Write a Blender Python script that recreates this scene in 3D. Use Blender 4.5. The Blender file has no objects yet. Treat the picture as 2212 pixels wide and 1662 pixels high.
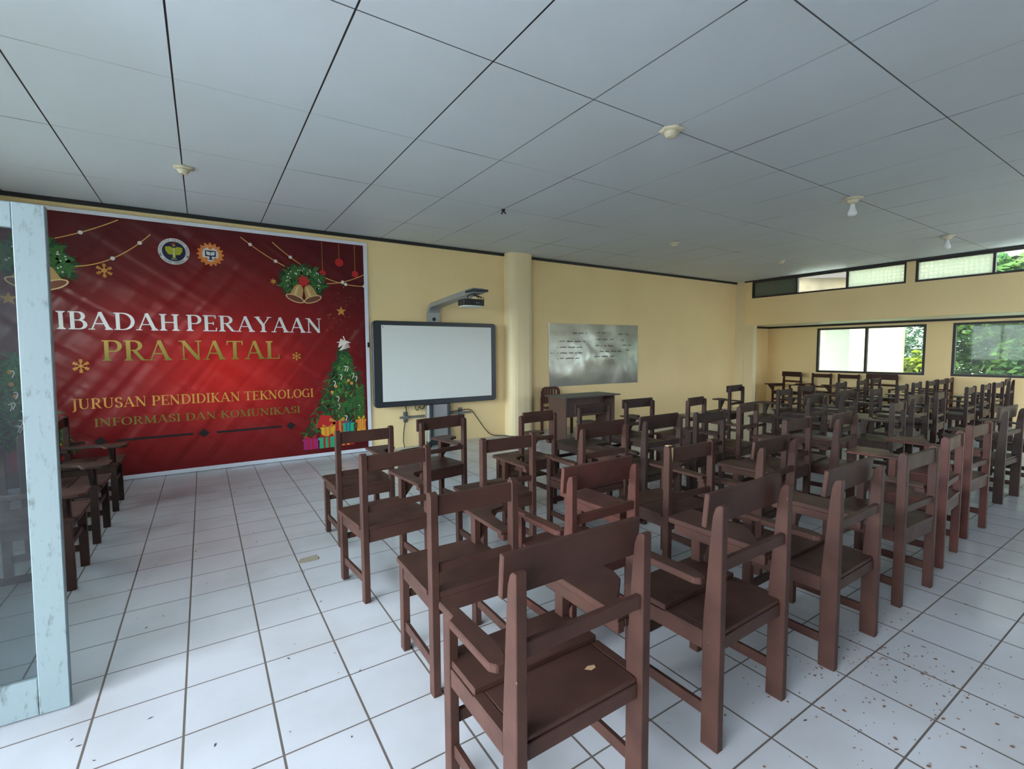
import bpy, bmesh, math, random
from mathutils import Vector, Matrix
rnd = random.Random(7)
S = bpy.context.scene
COL = S.collection

# ------------------------------------------------------------------ camera
cam_d = bpy.data.cameras.new('camera'); cam = bpy.data.objects.new('camera', cam_d); COL.objects.link(cam)
cam_d.sensor_fit = 'HORIZONTAL'; cam_d.sensor_width = 36.0; cam_d.lens = 1025.26/2212*36.0
cam_d.clip_start = 0.02; cam_d.clip_end = 200
_r = Vector((0.83848241, -0.54488405, -0.00697223)); _u = Vector((0.04377767, 0.05460185, 0.99754807)); _f = Vector((0.54316734, 0.83673174, -0.06963645))
_m = Matrix((_r, _u, -_f)).transposed().to_4x4(); _m.translation = Vector((0, 0, 1.42864))
cam.matrix_world = _m
S.camera = cam

# ------------------------------------------------------------------ world, sun, exposure
S.view_settings.view_transform = 'Standard'; S.view_settings.look = 'None'; S.view_settings.gamma = 1.0
S.view_settings.use_curve_mapping = False
S.view_settings.exposure = 1.16
SKY_LOW, SKY_HIGH, SKY_BACK = 2.3, 16.5, 3.0
W = bpy.data.worlds.new('sky'); S.world = W; W.use_nodes = True
_n = W.node_tree.nodes; _n.clear()
_o = _n.new('ShaderNodeOutputWorld'); _b = _n.new('ShaderNodeBackground')
_tc = _n.new('ShaderNodeTexCoord'); _sx = _n.new('ShaderNodeSeparateXYZ'); _cr = _n.new('ShaderNodeValToRGB')
_cr.color_ramp.elements[0].position = 0.45; _cr.color_ramp.elements[0].color = (0.16, 0.19, 0.17, 1)
_cr.color_ramp.elements[1].position = 0.56; _cr.color_ramp.elements[1].color = (0.84, 0.91, 1.0, 1)
_mr = _n.new('ShaderNodeMapRange'); _mr.inputs[1].default_value = -1; _mr.inputs[2].default_value = 1
L = W.node_tree.links.new
L(_tc.outputs['Generated'], _sx.inputs[0]); L(_sx.outputs['Z'], _mr.inputs[0]); L(_mr.outputs[0], _cr.inputs[0])
L(_cr.outputs[0], _b.inputs[0]); L(_b.outputs[0], _o.inputs[0])
# sky lobe added towards -X to brighten the room through the left openings
_dt = _n.new('ShaderNodeVectorMath'); _dt.operation = 'DOT_PRODUCT'; _dt.inputs[1].default_value = Vector((-0.95, 0.06, 0.27)).normalized()
_m2 = _n.new('ShaderNodeMapRange'); _m2.interpolation_type = 'SMOOTHSTEP'; _m2.inputs[1].default_value = 0.15; _m2.inputs[2].default_value = 0.95; _m2.inputs[3].default_value = SKY_LOW; _m2.inputs[4].default_value = SKY_HIGH
L(_tc.outputs['Generated'], _dt.inputs[0]); L(_dt.outputs['Value'], _m2.inputs[0])
_d3 = _n.new('ShaderNodeVectorMath'); _d3.operation = 'DOT_PRODUCT'; _d3.inputs[1].default_value = Vector((-0.05, -0.95, 0.22)).normalized()  # second sky lobe added towards -Y to send light through the back opening
_m3 = _n.new('ShaderNodeMapRange'); _m3.interpolation_type = 'SMOOTHSTEP'; _m3.inputs[1].default_value = 0.6; _m3.inputs[2].default_value = 0.97; _m3.inputs[3].default_value = 0.0; _m3.inputs[4].default_value = SKY_BACK
L(_tc.outputs['Generated'], _d3.inputs[0]); L(_d3.outputs['Value'], _m3.inputs[0])
_ad = _n.new('ShaderNodeMath'); L(_m2.outputs[0], _ad.inputs[0]); L(_m3.outputs[0], _ad.inputs[1]); L(_ad.outputs[0], _b.inputs[1])
sun_d = bpy.data.lights.new('sun', 'SUN'); sun = bpy.data.objects.new('sun', sun_d); COL.objects.link(sun)
sun_d.energy = 1.6; sun_d.angle = math.radians(3); sun_d.color = (1.0, 0.94, 0.80)
sun.rotation_euler = Vector((-0.42, -0.10, 1.0)).to_track_quat('Z', 'Y').to_euler()
S.cycles.max_bounces = 9; S.cycles.diffuse_bounces = 7; S.cycles.glossy_bounces = 3; S.cycles.transparent_max_bounces = 10
S.cycles.transmission_bounces = 4
S.cycles.sample_clamp_indirect = 6.0; S.cycles.caustics_reflective = False; S.cycles.caustics_refractive = False
S.cycles.use_denoising = True

def portal(loc, rot, sx, sy):
    d = bpy.data.lights.new('daylight_portal', 'AREA'); d.shape = 'RECTANGLE'; d.size = sx; d.size_y = sy
    d.cycles.is_portal = True
    o = bpy.data.objects.new('daylight_portal', d); COL.objects.link(o); o.location = loc; o.rotation_euler = rot
XW, YF, H, XB, XL, YB = 11.024, 6.85, 3.064, 12.5, -2.05, -3.5
portal((XL-0.02, 0.25, 1.30), (0, math.radians(-90), 0), 2.6, 3.9)
portal((XL-0.02, 4.45, 1.65), (0, math.radians(-90), 0), 1.5, 3.7)
portal((9.7, YB-0.02, 1.2), (math.radians(90), 0, 0), 3.8, 2.4)
portal((XB+0.14, 1.2, 1.40), (0, math.radians(90), 0), 1.1, 9.0)
portal((XW+0.14, 1.6, 2.84), (0, math.radians(90), 0), 0.36, 9.8)

# ------------------------------------------------------------------ materials
def mat(name, col, rough=0.6, spec=0.5, metal=0.0, noise=None, bump=None, coat=0.0):
    """noise=(scale, amount, colour) bump=(scale, strength)"""
    m = bpy.data.materials.new(name); m.use_nodes = True
    nt = m.node_tree; b = nt.nodes['Principled BSDF']
    b.inputs['Base Color'].default_value = (*col, 1); b.inputs['Roughness'].default_value = rough
    b.inputs['Specular IOR Level'].default_value = spec; b.inputs['Metallic'].default_value = metal
    b.inputs['Coat Weight'].default_value = coat
    tc = nt.nodes.new('ShaderNodeTexCoord')
    if noise:
        nz = nt.nodes.new('ShaderNodeTexNoise'); nz.inputs['Scale'].default_value = noise[0]; nz.inputs['Detail'].default_value = 5
        nt.links.new(tc.outputs['Object'], nz.inputs['Vector'])
        mr = nt.nodes.new('ShaderNodeMapRange'); mr.inputs[1].default_value = 0.35; mr.inputs[2].default_value = 0.75
        mr.inputs[3].default_value = 0; mr.inputs[4].default_value = noise[1]
        mx = nt.nodes.new('ShaderNodeMix'); mx.data_type = 'RGBA'
        mx.inputs[6].default_value = (*col, 1); mx.inputs[7].default_value = (*noise[2], 1)
        nt.links.new(nz.outputs[0], mr.inputs[0]); nt.links.new(mr.outputs[0], mx.inputs[0]); nt.links.new(mx.outputs[2], b.inputs['Base Color'])
    if bump:
        nb = nt.nodes.new('ShaderNodeTexNoise'); nb.inputs['Scale'].default_value = bump[0]; nb.inputs['Detail'].default_value = 4
        nt.links.new(tc.outputs['Object'], nb.inputs['Vector'])
        bp = nt.nodes.new('ShaderNodeBump'); bp.inputs['Strength'].default_value = bump[1]; bp.inputs['Distance'].default_value = 0.02
        nt.links.new(nb.outputs[0], bp.inputs['Height']); nt.links.new(bp.outputs[0], b.inputs['Normal'])
    return m

def nodes_of(m):
    nt = m.node_tree
    return nt, nt.nodes['Principled BSDF'], (lambda t: nt.nodes.new('ShaderNode'+t)), nt.links.new

def math_n(nt, op, a, b=None, clamp=False):
    n = nt.nodes.new('ShaderNodeMath'); n.operation = op; n.use_clamp = clamp
    for i, v in enumerate((a, b)):
        if v is None: continue
        if isinstance(v, (int, float)): n.inputs[i].default_value = v
        else: nt.links.new(v, n.inputs[i])
    return n.outputs[0]

def line_mask(nt, coord, off, period, half):
    """1 on a line of half-width half repeated every period"""
    a = math_n(nt, 'SUBTRACT', coord, off); a = math_n(nt, 'DIVIDE', a, period)
    f = math_n(nt, 'FRACT', math_n(nt, 'ADD', a, 0.5)); d = math_n(nt, 'ABSOLUTE', math_n(nt, 'SUBTRACT', f, 0.5))
    return math_n(nt, 'LESS_THAN', d, half/period)

M = {}
def wood(name, col, col2):
    m = mat(name, col, 0.46, 0.16); nt, b, N, K = nodes_of(m)
    tc = N('TexCoord'); oi = N('ObjectInfo')
    ad = N('VectorMath'); ad.operation = 'ADD'; sc = N('VectorMath'); sc.operation = 'SCALE'
    cx = N('CombineXYZ'); K(oi.outputs['Random'], cx.inputs[0]); K(oi.outputs['Random'], cx.inputs[1])
    K(cx.outputs[0], sc.inputs[0]); sc.inputs['Scale'].default_value = 37
    K(tc.outputs['Object'], ad.inputs[0]); K(sc.outputs[0], ad.inputs[1])
    n1 = N('TexNoise'); n1.inputs['Scale'].default_value = 7; n1.inputs['Detail'].default_value = 6; K(ad.outputs[0], n1.inputs['Vector'])
    mp = N('Mapping'); mp.inputs['Scale'].default_value = (14, 60, 60); K(ad.outputs[0], mp.inputs[0])
    n2 = N('TexNoise'); n2.inputs['Scale'].default_value = 1.4; n2.inputs['Detail'].default_value = 4; K(mp.outputs[0], n2.inputs['Vector'])
    mr = N('MapRange'); mr.inputs[1].default_value = 0.38; mr.inputs[2].default_value = 0.72; K(n1.outputs[0], mr.inputs[0])
    mx = N('Mix'); mx.data_type = 'RGBA'; mx.inputs[6].default_value = (*col, 1); mx.inputs[7].default_value = (*col2, 1); K(mr.outputs[0], mx.inputs[0])
    # small pale chips in the paint
    n3 = N('TexNoise'); n3.inputs['Scale'].default_value = 42; n3.inputs['Detail'].default_value = 2; K(ad.outputs[0], n3.inputs['Vector'])
    chip = math_n(nt, 'GREATER_THAN', n3.outputs[0], 0.775)
    m2 = N('Mix'); m2.data_type = 'RGBA'; m2.inputs[7].default_value = (0.24, 0.15, 0.11, 1); K(mx.outputs[2], m2.inputs[6]); K(math_n(nt, 'MULTIPLY', chip, 0.45), m2.inputs[0])
    K(m2.outputs[2], b.inputs['Base Color'])
    K(math_n(nt, 'ADD', math_n(nt, 'MULTIPLY', n1.outputs[0], 0.25), 0.32), b.inputs['Roughness'])
    bp = N('Bump'); bp.inputs['Strength'].default_value = 0.22; bp.inputs['Distance'].default_value = 0.004; K(n2.outputs[0], bp.inputs['Height']); K(bp.outputs[0], b.inputs['Normal'])
    return m
M['wood'] = wood('brown painted wood', (0.058, 0.0275, 0.0210), (0.040, 0.0195, 0.0155))
M['wood_red'] = wood('reddish painted wood', (0.085, 0.032, 0.025), (0.050, 0.022, 0.018))
M['wood_dark'] = wood('dark painted wood', (0.042, 0.025, 0.021), (0.030, 0.019, 0.0165))
M['wood_bare'] = mat('bare worn wood', (0.42, 0.28, 0.15), 0.7)
M['desk_top'] = mat('dark desk laminate', (0.075, 0.062, 0.05), 0.38, noise=(9, 0.5, (0.05, 0.04, 0.035)))
M['desk_side'] = mat('brown desk veneer', (0.085, 0.044, 0.034), 0.5, noise=(6, 0.6, (0.05, 0.03, 0.024)))
M['black'] = mat('black trim paint', (0.012, 0.011, 0.012), 0.5)
M['frame'] = mat('dark window wood', (0.022, 0.015, 0.016), 0.5, noise=(12, 0.6, (0.012, 0.009, 0.010)))
M['white_frame'] = mat('white banner strip', (0.68, 0.70, 0.80), 0.5)
M['charcoal'] = mat('charcoal plastic', (0.022, 0.028, 0.034), 0.38)
M['board'] = mat('board surface', (0.66, 0.68, 0.66), 0.42, noise=(2, 0.15, (0.60, 0.62, 0.60)))
M['metal'] = mat('grey metal', (0.30, 0.31, 0.31), 0.38, metal=0.35)
M['metal_dark'] = mat('galvanised bracket', (0.17, 0.18, 0.18), 0.45, metal=0.4)
M['cable'] = mat('black cable rubber', (0.018, 0.018, 0.02), 0.5)
M['cream_plastic'] = mat('yellowed ceramic', (0.72, 0.66, 0.50), 0.5, noise=(30, 0.5, (0.45, 0.38, 0.26)), bump=(40, 0.3))
M['bulb'] = mat('milky bulb glass', (0.78, 0.80, 0.80), 0.12)
M['cardboard'] = mat('cardboard', (0.28, 0.245, 0.185), 0.9, noise=(40, 0.5, (0.2, 0.17, 0.12)))
M['debris'] = mat('dry brown debris', (0.16, 0.09, 0.055), 0.9)
M['debris_dark'] = mat('dark debris', (0.05, 0.035, 0.03), 0.9)

def wall_mat(name, col, dirt):
    m = mat(name, col, 0.62, 0.35); nt, b, N, K = nodes_of(m)
    tc = N('TexCoord'); n1 = N('TexNoise'); n1.inputs['Scale'].default_value = 1.3; n1.inputs['Detail'].default_value = 6; K(tc.outputs['Object'], n1.inputs['Vector'])
    mr = N('MapRange'); mr.inputs[1].default_value = 0.4; mr.inputs[2].default_value = 0.8; mr.inputs[4].default_value = 0.55; K(n1.outputs[0], mr.inputs[0])
    mx = N('Mix'); mx.data_type = 'RGBA'; mx.inputs[6].default_value = (*col, 1); mx.inputs[7].default_value = (*dirt, 1); K(mr.outputs[0], mx.inputs[0])
    n3 = N('TexNoise'); n3.inputs['Scale'].default_value = 16; n3.inputs['Detail'].default_value = 2; K(tc.outputs['Object'], n3.inputs['Vector'])
    sp = math_n(nt, 'MULTIPLY', math_n(nt, 'GREATER_THAN', n3.outputs[0], 0.80), 0.35)
    m2 = N('Mix'); m2.data_type = 'RGBA'; m2.inputs[7].default_value = (0.25, 0.19, 0.11, 1); K(mx.outputs[2], m2.inputs[6]); K(sp, m2.inputs[0])
    K(m2.outputs[2], b.inputs['Base Color'])
    n2 = N('TexNoise'); n2.inputs['Scale'].default_value = 22; n2.inputs['Detail'].default_value = 4; K(tc.outputs['Object'], n2.inputs['Vector'])
    bp = N('Bump'); bp.inputs['Strength'].default_value = 0.15; bp.inputs['Distance'].default_value = 0.01; K(n2.outputs[0], bp.inputs['Height']); K(bp.outputs[0], b.inputs['Normal'])
    return m
M['wall'] = wall_mat('cream wall paint', (0.86, 0.665, 0.355), (0.78, 0.575, 0.29))
M['pale'] = wall_mat('pale pillar paint', (0.76, 0.64, 0.40), (0.68, 0.54, 0.32))
M['panel'] = mat('dark unseen back wall', (0.13, 0.095, 0.07), 0.6)  # dark tone made up for the unseen back wall, to cut bounce light
M['soffit'] = mat('pale soffit', (0.86, 0.87, 0.80), 0.6)
M['outwall'] = mat('outside cream wall', (0.27, 0.25, 0.13), 0.8)
M['outshade'] = mat('outside grey door', (0.15, 0.155, 0.115), 0.8, noise=(1.5, 0.5, (0.11, 0.115, 0.085)))
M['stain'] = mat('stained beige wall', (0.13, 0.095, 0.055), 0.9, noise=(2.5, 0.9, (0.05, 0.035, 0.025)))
M['ground'] = mat('outside ground', (0.16, 0.18, 0.10), 0.9, noise=(0.8, 0.6, (0.10, 0.14, 0.06)))
M['porch'] = mat('pale bounce ground', (0.48, 0.49, 0.48), 0.8)  # unseen yard made pale to bounce daylight up to the ceiling
M['roof'] = mat('brown roof board', (0.10, 0.065, 0.055), 0.8)
M['eave'] = mat('dark brown eave board', (0.028, 0.018, 0.014), 0.8)

# floor tiles
def floor_mat():
    m = mat('white floor tile', (0.7, 0.72, 0.74), 0.2, 0.5); nt, b, N, K = nodes_of(m)
    tc = N('TexCoord'); sp = N('SeparateXYZ'); K(tc.outputs['Object'], sp.inputs[0])
    g = math_n(nt, 'MAXIMUM', line_mask(nt, sp.outputs[0], -0.4264, 0.303, 0.0042), line_mask(nt, sp.outputs[1], 2.3872, 0.303, 0.0034))
    n1 = N('TexNoise'); n1.inputs['Scale'].default_value = 2.3; n1.inputs['Detail'].default_value = 7; K(tc.outputs['Object'], n1.inputs['Vector'])
    mr = N('MapRange'); mr.inputs[1].default_value = 0.42; mr.inputs[2].default_value = 0.8; mr.inputs[4].default_value = 0.55; K(n1.outputs[0], mr.inputs[0])
    mx = N('Mix'); mx.data_type = 'RGBA'; mx.inputs[6].default_value = (0.47, 0.495, 0.53, 1); mx.inputs[7].default_value = (0.33, 0.335, 0.32, 1); K(mr.outputs[0], mx.inputs[0])
    n3 = N('TexNoise'); n3.inputs['Scale'].default_value = 26; n3.inputs['Detail'].default_value = 3; K(tc.outputs['Object'], n3.inputs['Vector'])
    sk = math_n(nt, 'MULTIPLY', math_n(nt, 'GREATER_THAN', n3.outputs[0], 0.765), 0.5)
    m3 = N('Mix'); m3.data_type = 'RGBA'; m3.inputs[7].default_value = (0.30, 0.24, 0.18, 1); K(mx.outputs[2], m3.inputs[6]); K(sk, m3.inputs[0])
    m2 = N('Mix'); m2.data_type = 'RGBA'; m2.inputs[7].default_value = (0.10, 0.085, 0.072, 1); K(m3.outputs[2], m2.inputs[6]); K(g, m2.inputs[0])
    K(m2.outputs[2], b.inputs['Base Color'])
    r = math_n(nt, 'ADD', math_n(nt, 'MULTIPLY', g, 0.5), math_n(nt, 'ADD', math_n(nt, 'MULTIPLY', n1.outputs[0], 0.22), 0.09)); K(r, b.inputs['Roughness'])
    # each tile is laid at a slightly different tilt
    fx = math_n(nt, 'FLOOR', math_n(nt, 'DIVIDE', math_n(nt, 'SUBTRACT', sp.outputs[0], -0.4264), 0.303)); fy = math_n(nt, 'FLOOR', math_n(nt, 'DIVIDE', math_n(nt, 'SUBTRACT', sp.outputs[1], 2.3872), 0.303))
    cb = N('CombineXYZ'); K(fx, cb.inputs[0]); K(fy, cb.inputs[1]); wn = N('TexWhiteNoise'); K(cb.outputs[0], wn.inputs['Vector'])
    vm = N('VectorMath'); vm.operation = 'MULTIPLY_ADD'; K(wn.outputs['Color'], vm.inputs[0]); vm.inputs[1].default_value = (0.012, 0.012, 0); vm.inputs[2].default_value = (-0.006, -0.006, 0)
    ge = N('NewGeometry'); va = N('VectorMath'); va.operation = 'ADD'; K(ge.outputs['Normal'], va.inputs[0]); K(vm.outputs[0], va.inputs[1])
    bp = N('Bump'); bp.inputs['Strength'].default_value = 0.5; bp.inputs['Distance'].default_value = 0.003; bp.invert = True
    K(g, bp.inputs['Height']); K(va.outputs[0], bp.inputs['Normal']); K(bp.outputs[0], b.inputs['Normal'])
    return m
M['floor'] = floor_mat()

def ceil_mat():
    m = mat('grey white ceiling board', (0.6, 0.63, 0.65), 0.55, 0.4); nt, b, N, K = nodes_of(m)
    tc = N('TexCoord'); sp = N('SeparateXYZ'); K(tc.outputs['Object'], sp.inputs[0])
    gx = line_mask(nt, sp.outputs[0], -0.08, 0.7635, 0.0050); gy = line_mask(nt, sp.outputs[1], 1.238, 1.163, 0.0042)
    # joints fade where they were painted over
    def vis(sc, off, lo, hi):
        mp = N('Mapping'); mp.inputs['Scale'].default_value = sc; mp.inputs['Location'].default_value = off; K(tc.outputs['Object'], mp.inputs[0])
        n = N('TexNoise'); n.inputs['Scale'].default_value = 1; n.inputs['Detail'].default_value = 1.5; K(mp.outputs[0], n.inputs['Vector'])
        r = N('MapRange'); r.inputs[1].default_value = lo; r.inputs[2].default_value = hi; K(n.outputs[0], r.inputs[0]); r.inputs[3].default_value = 0.22; return r.outputs[0]
    # joints nearer the doorway are wide open, the far ones tight
    near = N('MapRange'); near.inputs[1].default_value = 3.4; near.inputs[2].default_value = 1.8; K(sp.outputs[0], near.inputs[0])
    vx = math_n(nt, 'MAXIMUM', vis((0.5, 1.1, 1), (3, 7, 0), 0.45, 0.62), near.outputs[0])
    near2 = N('MapRange'); near2.inputs[1].default_value = 3.2; near2.inputs[2].default_value = 2.6; K(sp.outputs[1], near2.inputs[0])
    vy = math_n(nt, 'MAXIMUM', vis((1.3, 0.6, 1), (11, 2, 0), 0.42, 0.66), math_n(nt, 'MULTIPLY', near2.outputs[0], 0.9))
    g = math_n(nt, 'MAXIMUM', math_n(nt, 'MULTIPLY', gx, vx), math_n(nt, 'MULTIPLY', gy, vy))
    n1 = N('TexNoise'); n1.inputs['Scale'].default_value = 0.9; n1.inputs['Detail'].default_value = 6; K(tc.outputs['Object'], n1.inputs['Vector'])
    mr = N('MapRange'); mr.inputs[1].default_value = 0.4; mr.inputs[2].default_value = 0.8; mr.inputs[4].default_value = 0.5; K(n1.outputs[0], mr.inputs[0])
    mx = N('Mix'); mx.data_type = 'RGBA'; mx.inputs[6].default_value = (0.58, 0.635, 0.69, 1); mx.inputs[7].default_value = (0.51, 0.54, 0.55, 1); K(mr.outputs[0], mx.inputs[0])
    m2 = N('Mix'); m2.data_type = 'RGBA'; m2.inputs[7].default_value = (0.012, 0.012, 0.014, 1); K(mx.outputs[2], m2.inputs[6]); K(g, m2.inputs[0])
    K(m2.outputs[2], b.inputs['Base Color'])
    n2 = N('TexNoise'); n2.inputs['Scale'].default_value = 3; n2.inputs['Detail'].default_value = 3; K(tc.outputs['Object'], n2.inputs['Vector'])
    bp = N('Bump'); bp.inputs['Strength'].default_value = 0.25; bp.inputs['Distance'].default_value = 0.03; K(n2.outputs[0], bp.inputs['Height']); K(bp.outputs[0], b.inputs['Normal'])
    return m
M['ceiling'] = ceil_mat()

def glass_mat(name, tint=(0.92, 0.97, 0.94), haze=0.05, hazecol=(0.7, 0.75, 0.7), frost=0.0, refl=1.0):
    m = bpy.data.materials.new(name); m.use_nodes = True; nt = m.node_tree; nt.nodes.clear()
    N = lambda t: nt.nodes.new('ShaderNode'+t); K = nt.links.new
    o = N('OutputMaterial'); tr = N('BsdfTransparent'); tr.inputs[0].default_value = (*tint, 1)
    gl = N('BsdfGlossy'); gl.inputs['Roughness'].default_value = 0.03; fr = N('Fresnel'); fr.inputs[0].default_value = 1.5
    df = N('BsdfTranslucent') if frost else N('BsdfDiffuse'); df.inputs[0].default_value = (*hazecol, 1)
    m1 = N('MixShader')
    if frost:
        tc = N('TexCoord'); vo = N('TexVoronoi'); vo.inputs['Scale'].default_value = 15; vo.inputs['Randomness'].default_value = 0.05; K(tc.outputs['Object'], vo.inputs['Vector'])
        r = N('MapRange'); r.inputs[1].default_value = 0.15; r.inputs[2].default_value = 0.5; r.inputs[3].default_value = frost*0.45; r.inputs[4].default_value = frost; K(vo.outputs[0], r.inputs[0]); K(r.outputs[0], m1.inputs[0])
    else:
        tc = N('TexCoord'); nz = N('TexNoise'); nz.inputs['Scale'].default_value = 5; nz.inputs['Detail'].default_value = 6; K(tc.outputs['Object'], nz.inputs['Vector'])
        K(math_n(nt, 'MULTIPLY', nz.outputs[0], haze*2), m1.inputs[0])
    K(tr.outputs[0], m1.inputs[1]); K(df.outputs[0], m1.inputs[2])
    m2 = N('MixShader'); K(math_n(nt, 'MULTIPLY', fr.outputs[0], refl), m2.inputs[0]); K(m1.outputs[0], m2.inputs[1]); K(gl.outputs[0], m2.inputs[2]); K(m2.outputs[0], o.inputs[0])
    return m
M['glass'] = glass_mat('dusty window glass', haze=0.07, refl=0.25)
M['door_glass'] = glass_mat('smeared door glass', (0.72, 0.78, 0.80), 0.03, (0.5, 0.55, 0.6), refl=0.4)
M['frosted'] = glass_mat('dimpled frosted glass', (0.8, 0.85, 0.75), frost=0.9, hazecol=(0.50, 0.54, 0.46), refl=0.5)
M['frosted_dark'] = glass_mat('dark dimpled glass', (0.2, 0.22, 0.2), frost=0.9, hazecol=(0.10, 0.11, 0.09), refl=0.5)

def leaf_mat(name, a, b_):
    m = mat(name, a, 0.85, 0.1); nt, b, N, K = nodes_of(m)
    ge = N('TexCoord'); n = N('TexNoise'); n.inputs['Scale'].default_value = 2.2; n.inputs['Detail'].default_value = 3; K(ge.outputs['Object'], n.inputs['Vector'])
    r = N('MapRange'); r.inputs[1].default_value = 0.4; r.inputs[2].default_value = 0.62; K(n.outputs[0], r.inputs[0])
    mx = N('Mix'); mx.data_type = 'RGBA'; mx.inputs[6].default_value = (*a, 1); mx.inputs[7].default_value = (*b_, 1); K(r.outputs[0], mx.inputs[0]); K(mx.outputs[2], b.inputs['Base Color'])
    b.inputs['Subsurface Weight'].default_value = 0.0
    return m
M['leaf'] = leaf_mat('green leaves', (0.022, 0.055, 0.018), (0.07, 0.13, 0.025))
M['leaf_y'] = leaf_mat('yellow green leaves', (0.11, 0.15, 0.012), (0.20, 0.23, 0.015))
M['leaf_b'] = leaf_mat('blue green leaves', (0.014, 0.032, 0.017), (0.045, 0.085, 0.04))
M['trunk'] = mat('bark', (0.08, 0.06, 0.045), 0.9)

def paint_door():
    m = mat('pale blue green door paint', (0.20, 0.25, 0.25), 0.45, 0.5); nt, b, N, K = nodes_of(m)
    tc = N('TexCoord'); mp = N('Mapping'); mp.inputs['Scale'].default_value = (18, 18, 7); K(tc.outputs['Object'], mp.inputs[0])
    n = N('TexNoise'); n.inputs['Scale'].default_value = 1.6; n.inputs['Detail'].default_value = 8; n.inputs['Roughness'].default_value = 0.65; K(mp.outputs[0], n.inputs['Vector'])
    r = N('MapRange'); r.inputs[1].default_value = 0.55; r.inputs[2].default_value = 0.68; K(n.outputs[0], r.inputs[0])
    mx = N('Mix'); mx.data_type = 'RGBA'; mx.inputs[6].default_value = (0.185, 0.245, 0.262, 1); mx.inputs[7].default_value = (0.05, 0.06, 0.055, 1)
    K(math_n(nt, 'MULTIPLY', r.outputs[0], 0.7), mx.inputs[0]); K(mx.outputs[2], b.inputs['Base Color'])
    bp = N('Bump'); bp.inputs['Strength'].default_value = 0.3; bp.inputs['Distance'].default_value = 0.003; K(n.outputs[0], bp.inputs['Height']); K(bp.outputs[0], b.inputs['Normal'])
    return m
M['door'] = paint_door()

# ------------------------------------------------------------------ mesh helpers
class MB:
    def __init__(s): s.bm = bmesh.new()
    def box(s, x0, x1, y0, y1, z0, z1, bev=0.0, mtx=None):
        t = bmesh.new(); bmesh.ops.create_cube(t, size=1.0)
        for v in t.verts: v.co = Vector(((x0+x1)/2+v.co.x*(x1-x0), (y0+y1)/2+v.co.y*(y1-y0), (z0+z1)/2+v.co.z*(z1-z0)))
        if bev: bmesh.ops.bevel(t, geom=t.edges[:], offset=bev, segments=1, affect='EDGES')
        s.merge(t, mtx); return s
    def prism(s, pts, axis, a, b, bev=0.0, mtx=None):
        """pts polygon in the two other axes, extruded from a to b along axis ('x': pts=(y,z); 'y': (x,z); 'z': (x,y))"""
        t = bmesh.new(); f = {'x': lambda p, c: (c, p[0], p[1]), 'y': lambda p, c: (p[0], c, p[1]), 'z': lambda p, c: (p[0], p[1], c)}[axis]
        va = [t.verts.new(f(p, a)) for p in pts]; vb = [t.verts.new(f(p, b)) for p in pts]; n = len(pts)
        t.faces.new(va); t.faces.new(vb[::-1])
        for i in range(n): t.faces.new((va[i], vb[i], vb[(i+1) % n], va[(i+1) % n]))
        bmesh.ops.recalc_face_normals(t, faces=t.faces[:])
        if bev: bmesh.ops.bevel(t, geom=t.edges[:], offset=bev, segments=1, affect='EDGES')
        s.merge(t, mtx); return s
    def lathe(s, prof, seg=20, mtx=None, wob=None):
        t = bmesh.new(); rings = []
        for r, z in prof:
            rings.append([t.verts.new(((r*(1+(wob[1]*math.cos(wob[0]*2*math.pi*i/seg) if wob else 0)))*math.cos(2*math.pi*i/seg), (r*(1+(wob[1]*math.cos(wob[0]*2*math.pi*i/seg) if wob else 0)))*math.sin(2*math.pi*i/seg), z)) for i in range(seg)])
        for a, b in zip(rings, rings[1:]):
            for i in range(seg): t.faces.new((a[i], a[(i+1) % seg], b[(i+1) % seg], b[i]))
        t.faces.new(rings[0][::-1]); t.faces.new(rings[-1]); bmesh.ops.recalc_face_normals(t, faces=t.faces[:])
        for f in t.faces: f.smooth = True
        s.merge(t, mtx); return s
    def tube(s, pts, r, seg=8):
        t = bmesh.new(); P = [Vector(p) for p in pts]; rings = []; up = Vector((0, 0, 1))
        for i, p in enumerate(P):
            d = (P[min(i+1, len(P)-1)]-P[max(i-1, 0)]).normalized(); a = d.cross(up)
            if a.length < 1e-3: a = d.cross(Vector((1, 0, 0)))
            a.normalize(); b = a.cross(d)
            rings.append([t.verts.new(p+r*(math.cos(2*math.pi*k/seg)*a+math.sin(2*math.pi*k/seg)*b)) for k in range(seg)])
        for a, b in zip(rings, rings[1:]):
            for k in range(seg): t.faces.new((a[k], a[(k+1) % seg], b[(k+1) % seg], b[k]))
        t.faces.new(rings[0]); t.faces.new(rings[-1]); bmesh.ops.recalc_face_normals(t, faces=t.faces[:])
        for f in t.faces: f.smooth = True
        s.merge(t, None); return s
    def quad(s, pts):
        s.bm.faces.new([s.bm.verts.new(p) for p in pts]); return s
    def merge(s, t, mtx):
        if mtx is not None: bmesh.ops.transform(t, matrix=mtx, verts=t.verts)
        me = bpy.data.meshes.new('tmp'); t.to_mesh(me); t.free(); s.bm.from_mesh(me); bpy.data.meshes.remove(me)
    def build(s, name, m, parent=None, smooth=False):
        me = bpy.data.meshes.new(name); s.bm.to_mesh(me); s.bm.free(); me.materials.append(m)
        if smooth:
            for p in me.polygons: p.use_smooth = True
        o = bpy.data.objects.new(name, me); COL.objects.link(o)
        if parent: o.parent = parent
        return o
def box(*a, **k): return MB().box(*a, **k)

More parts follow.
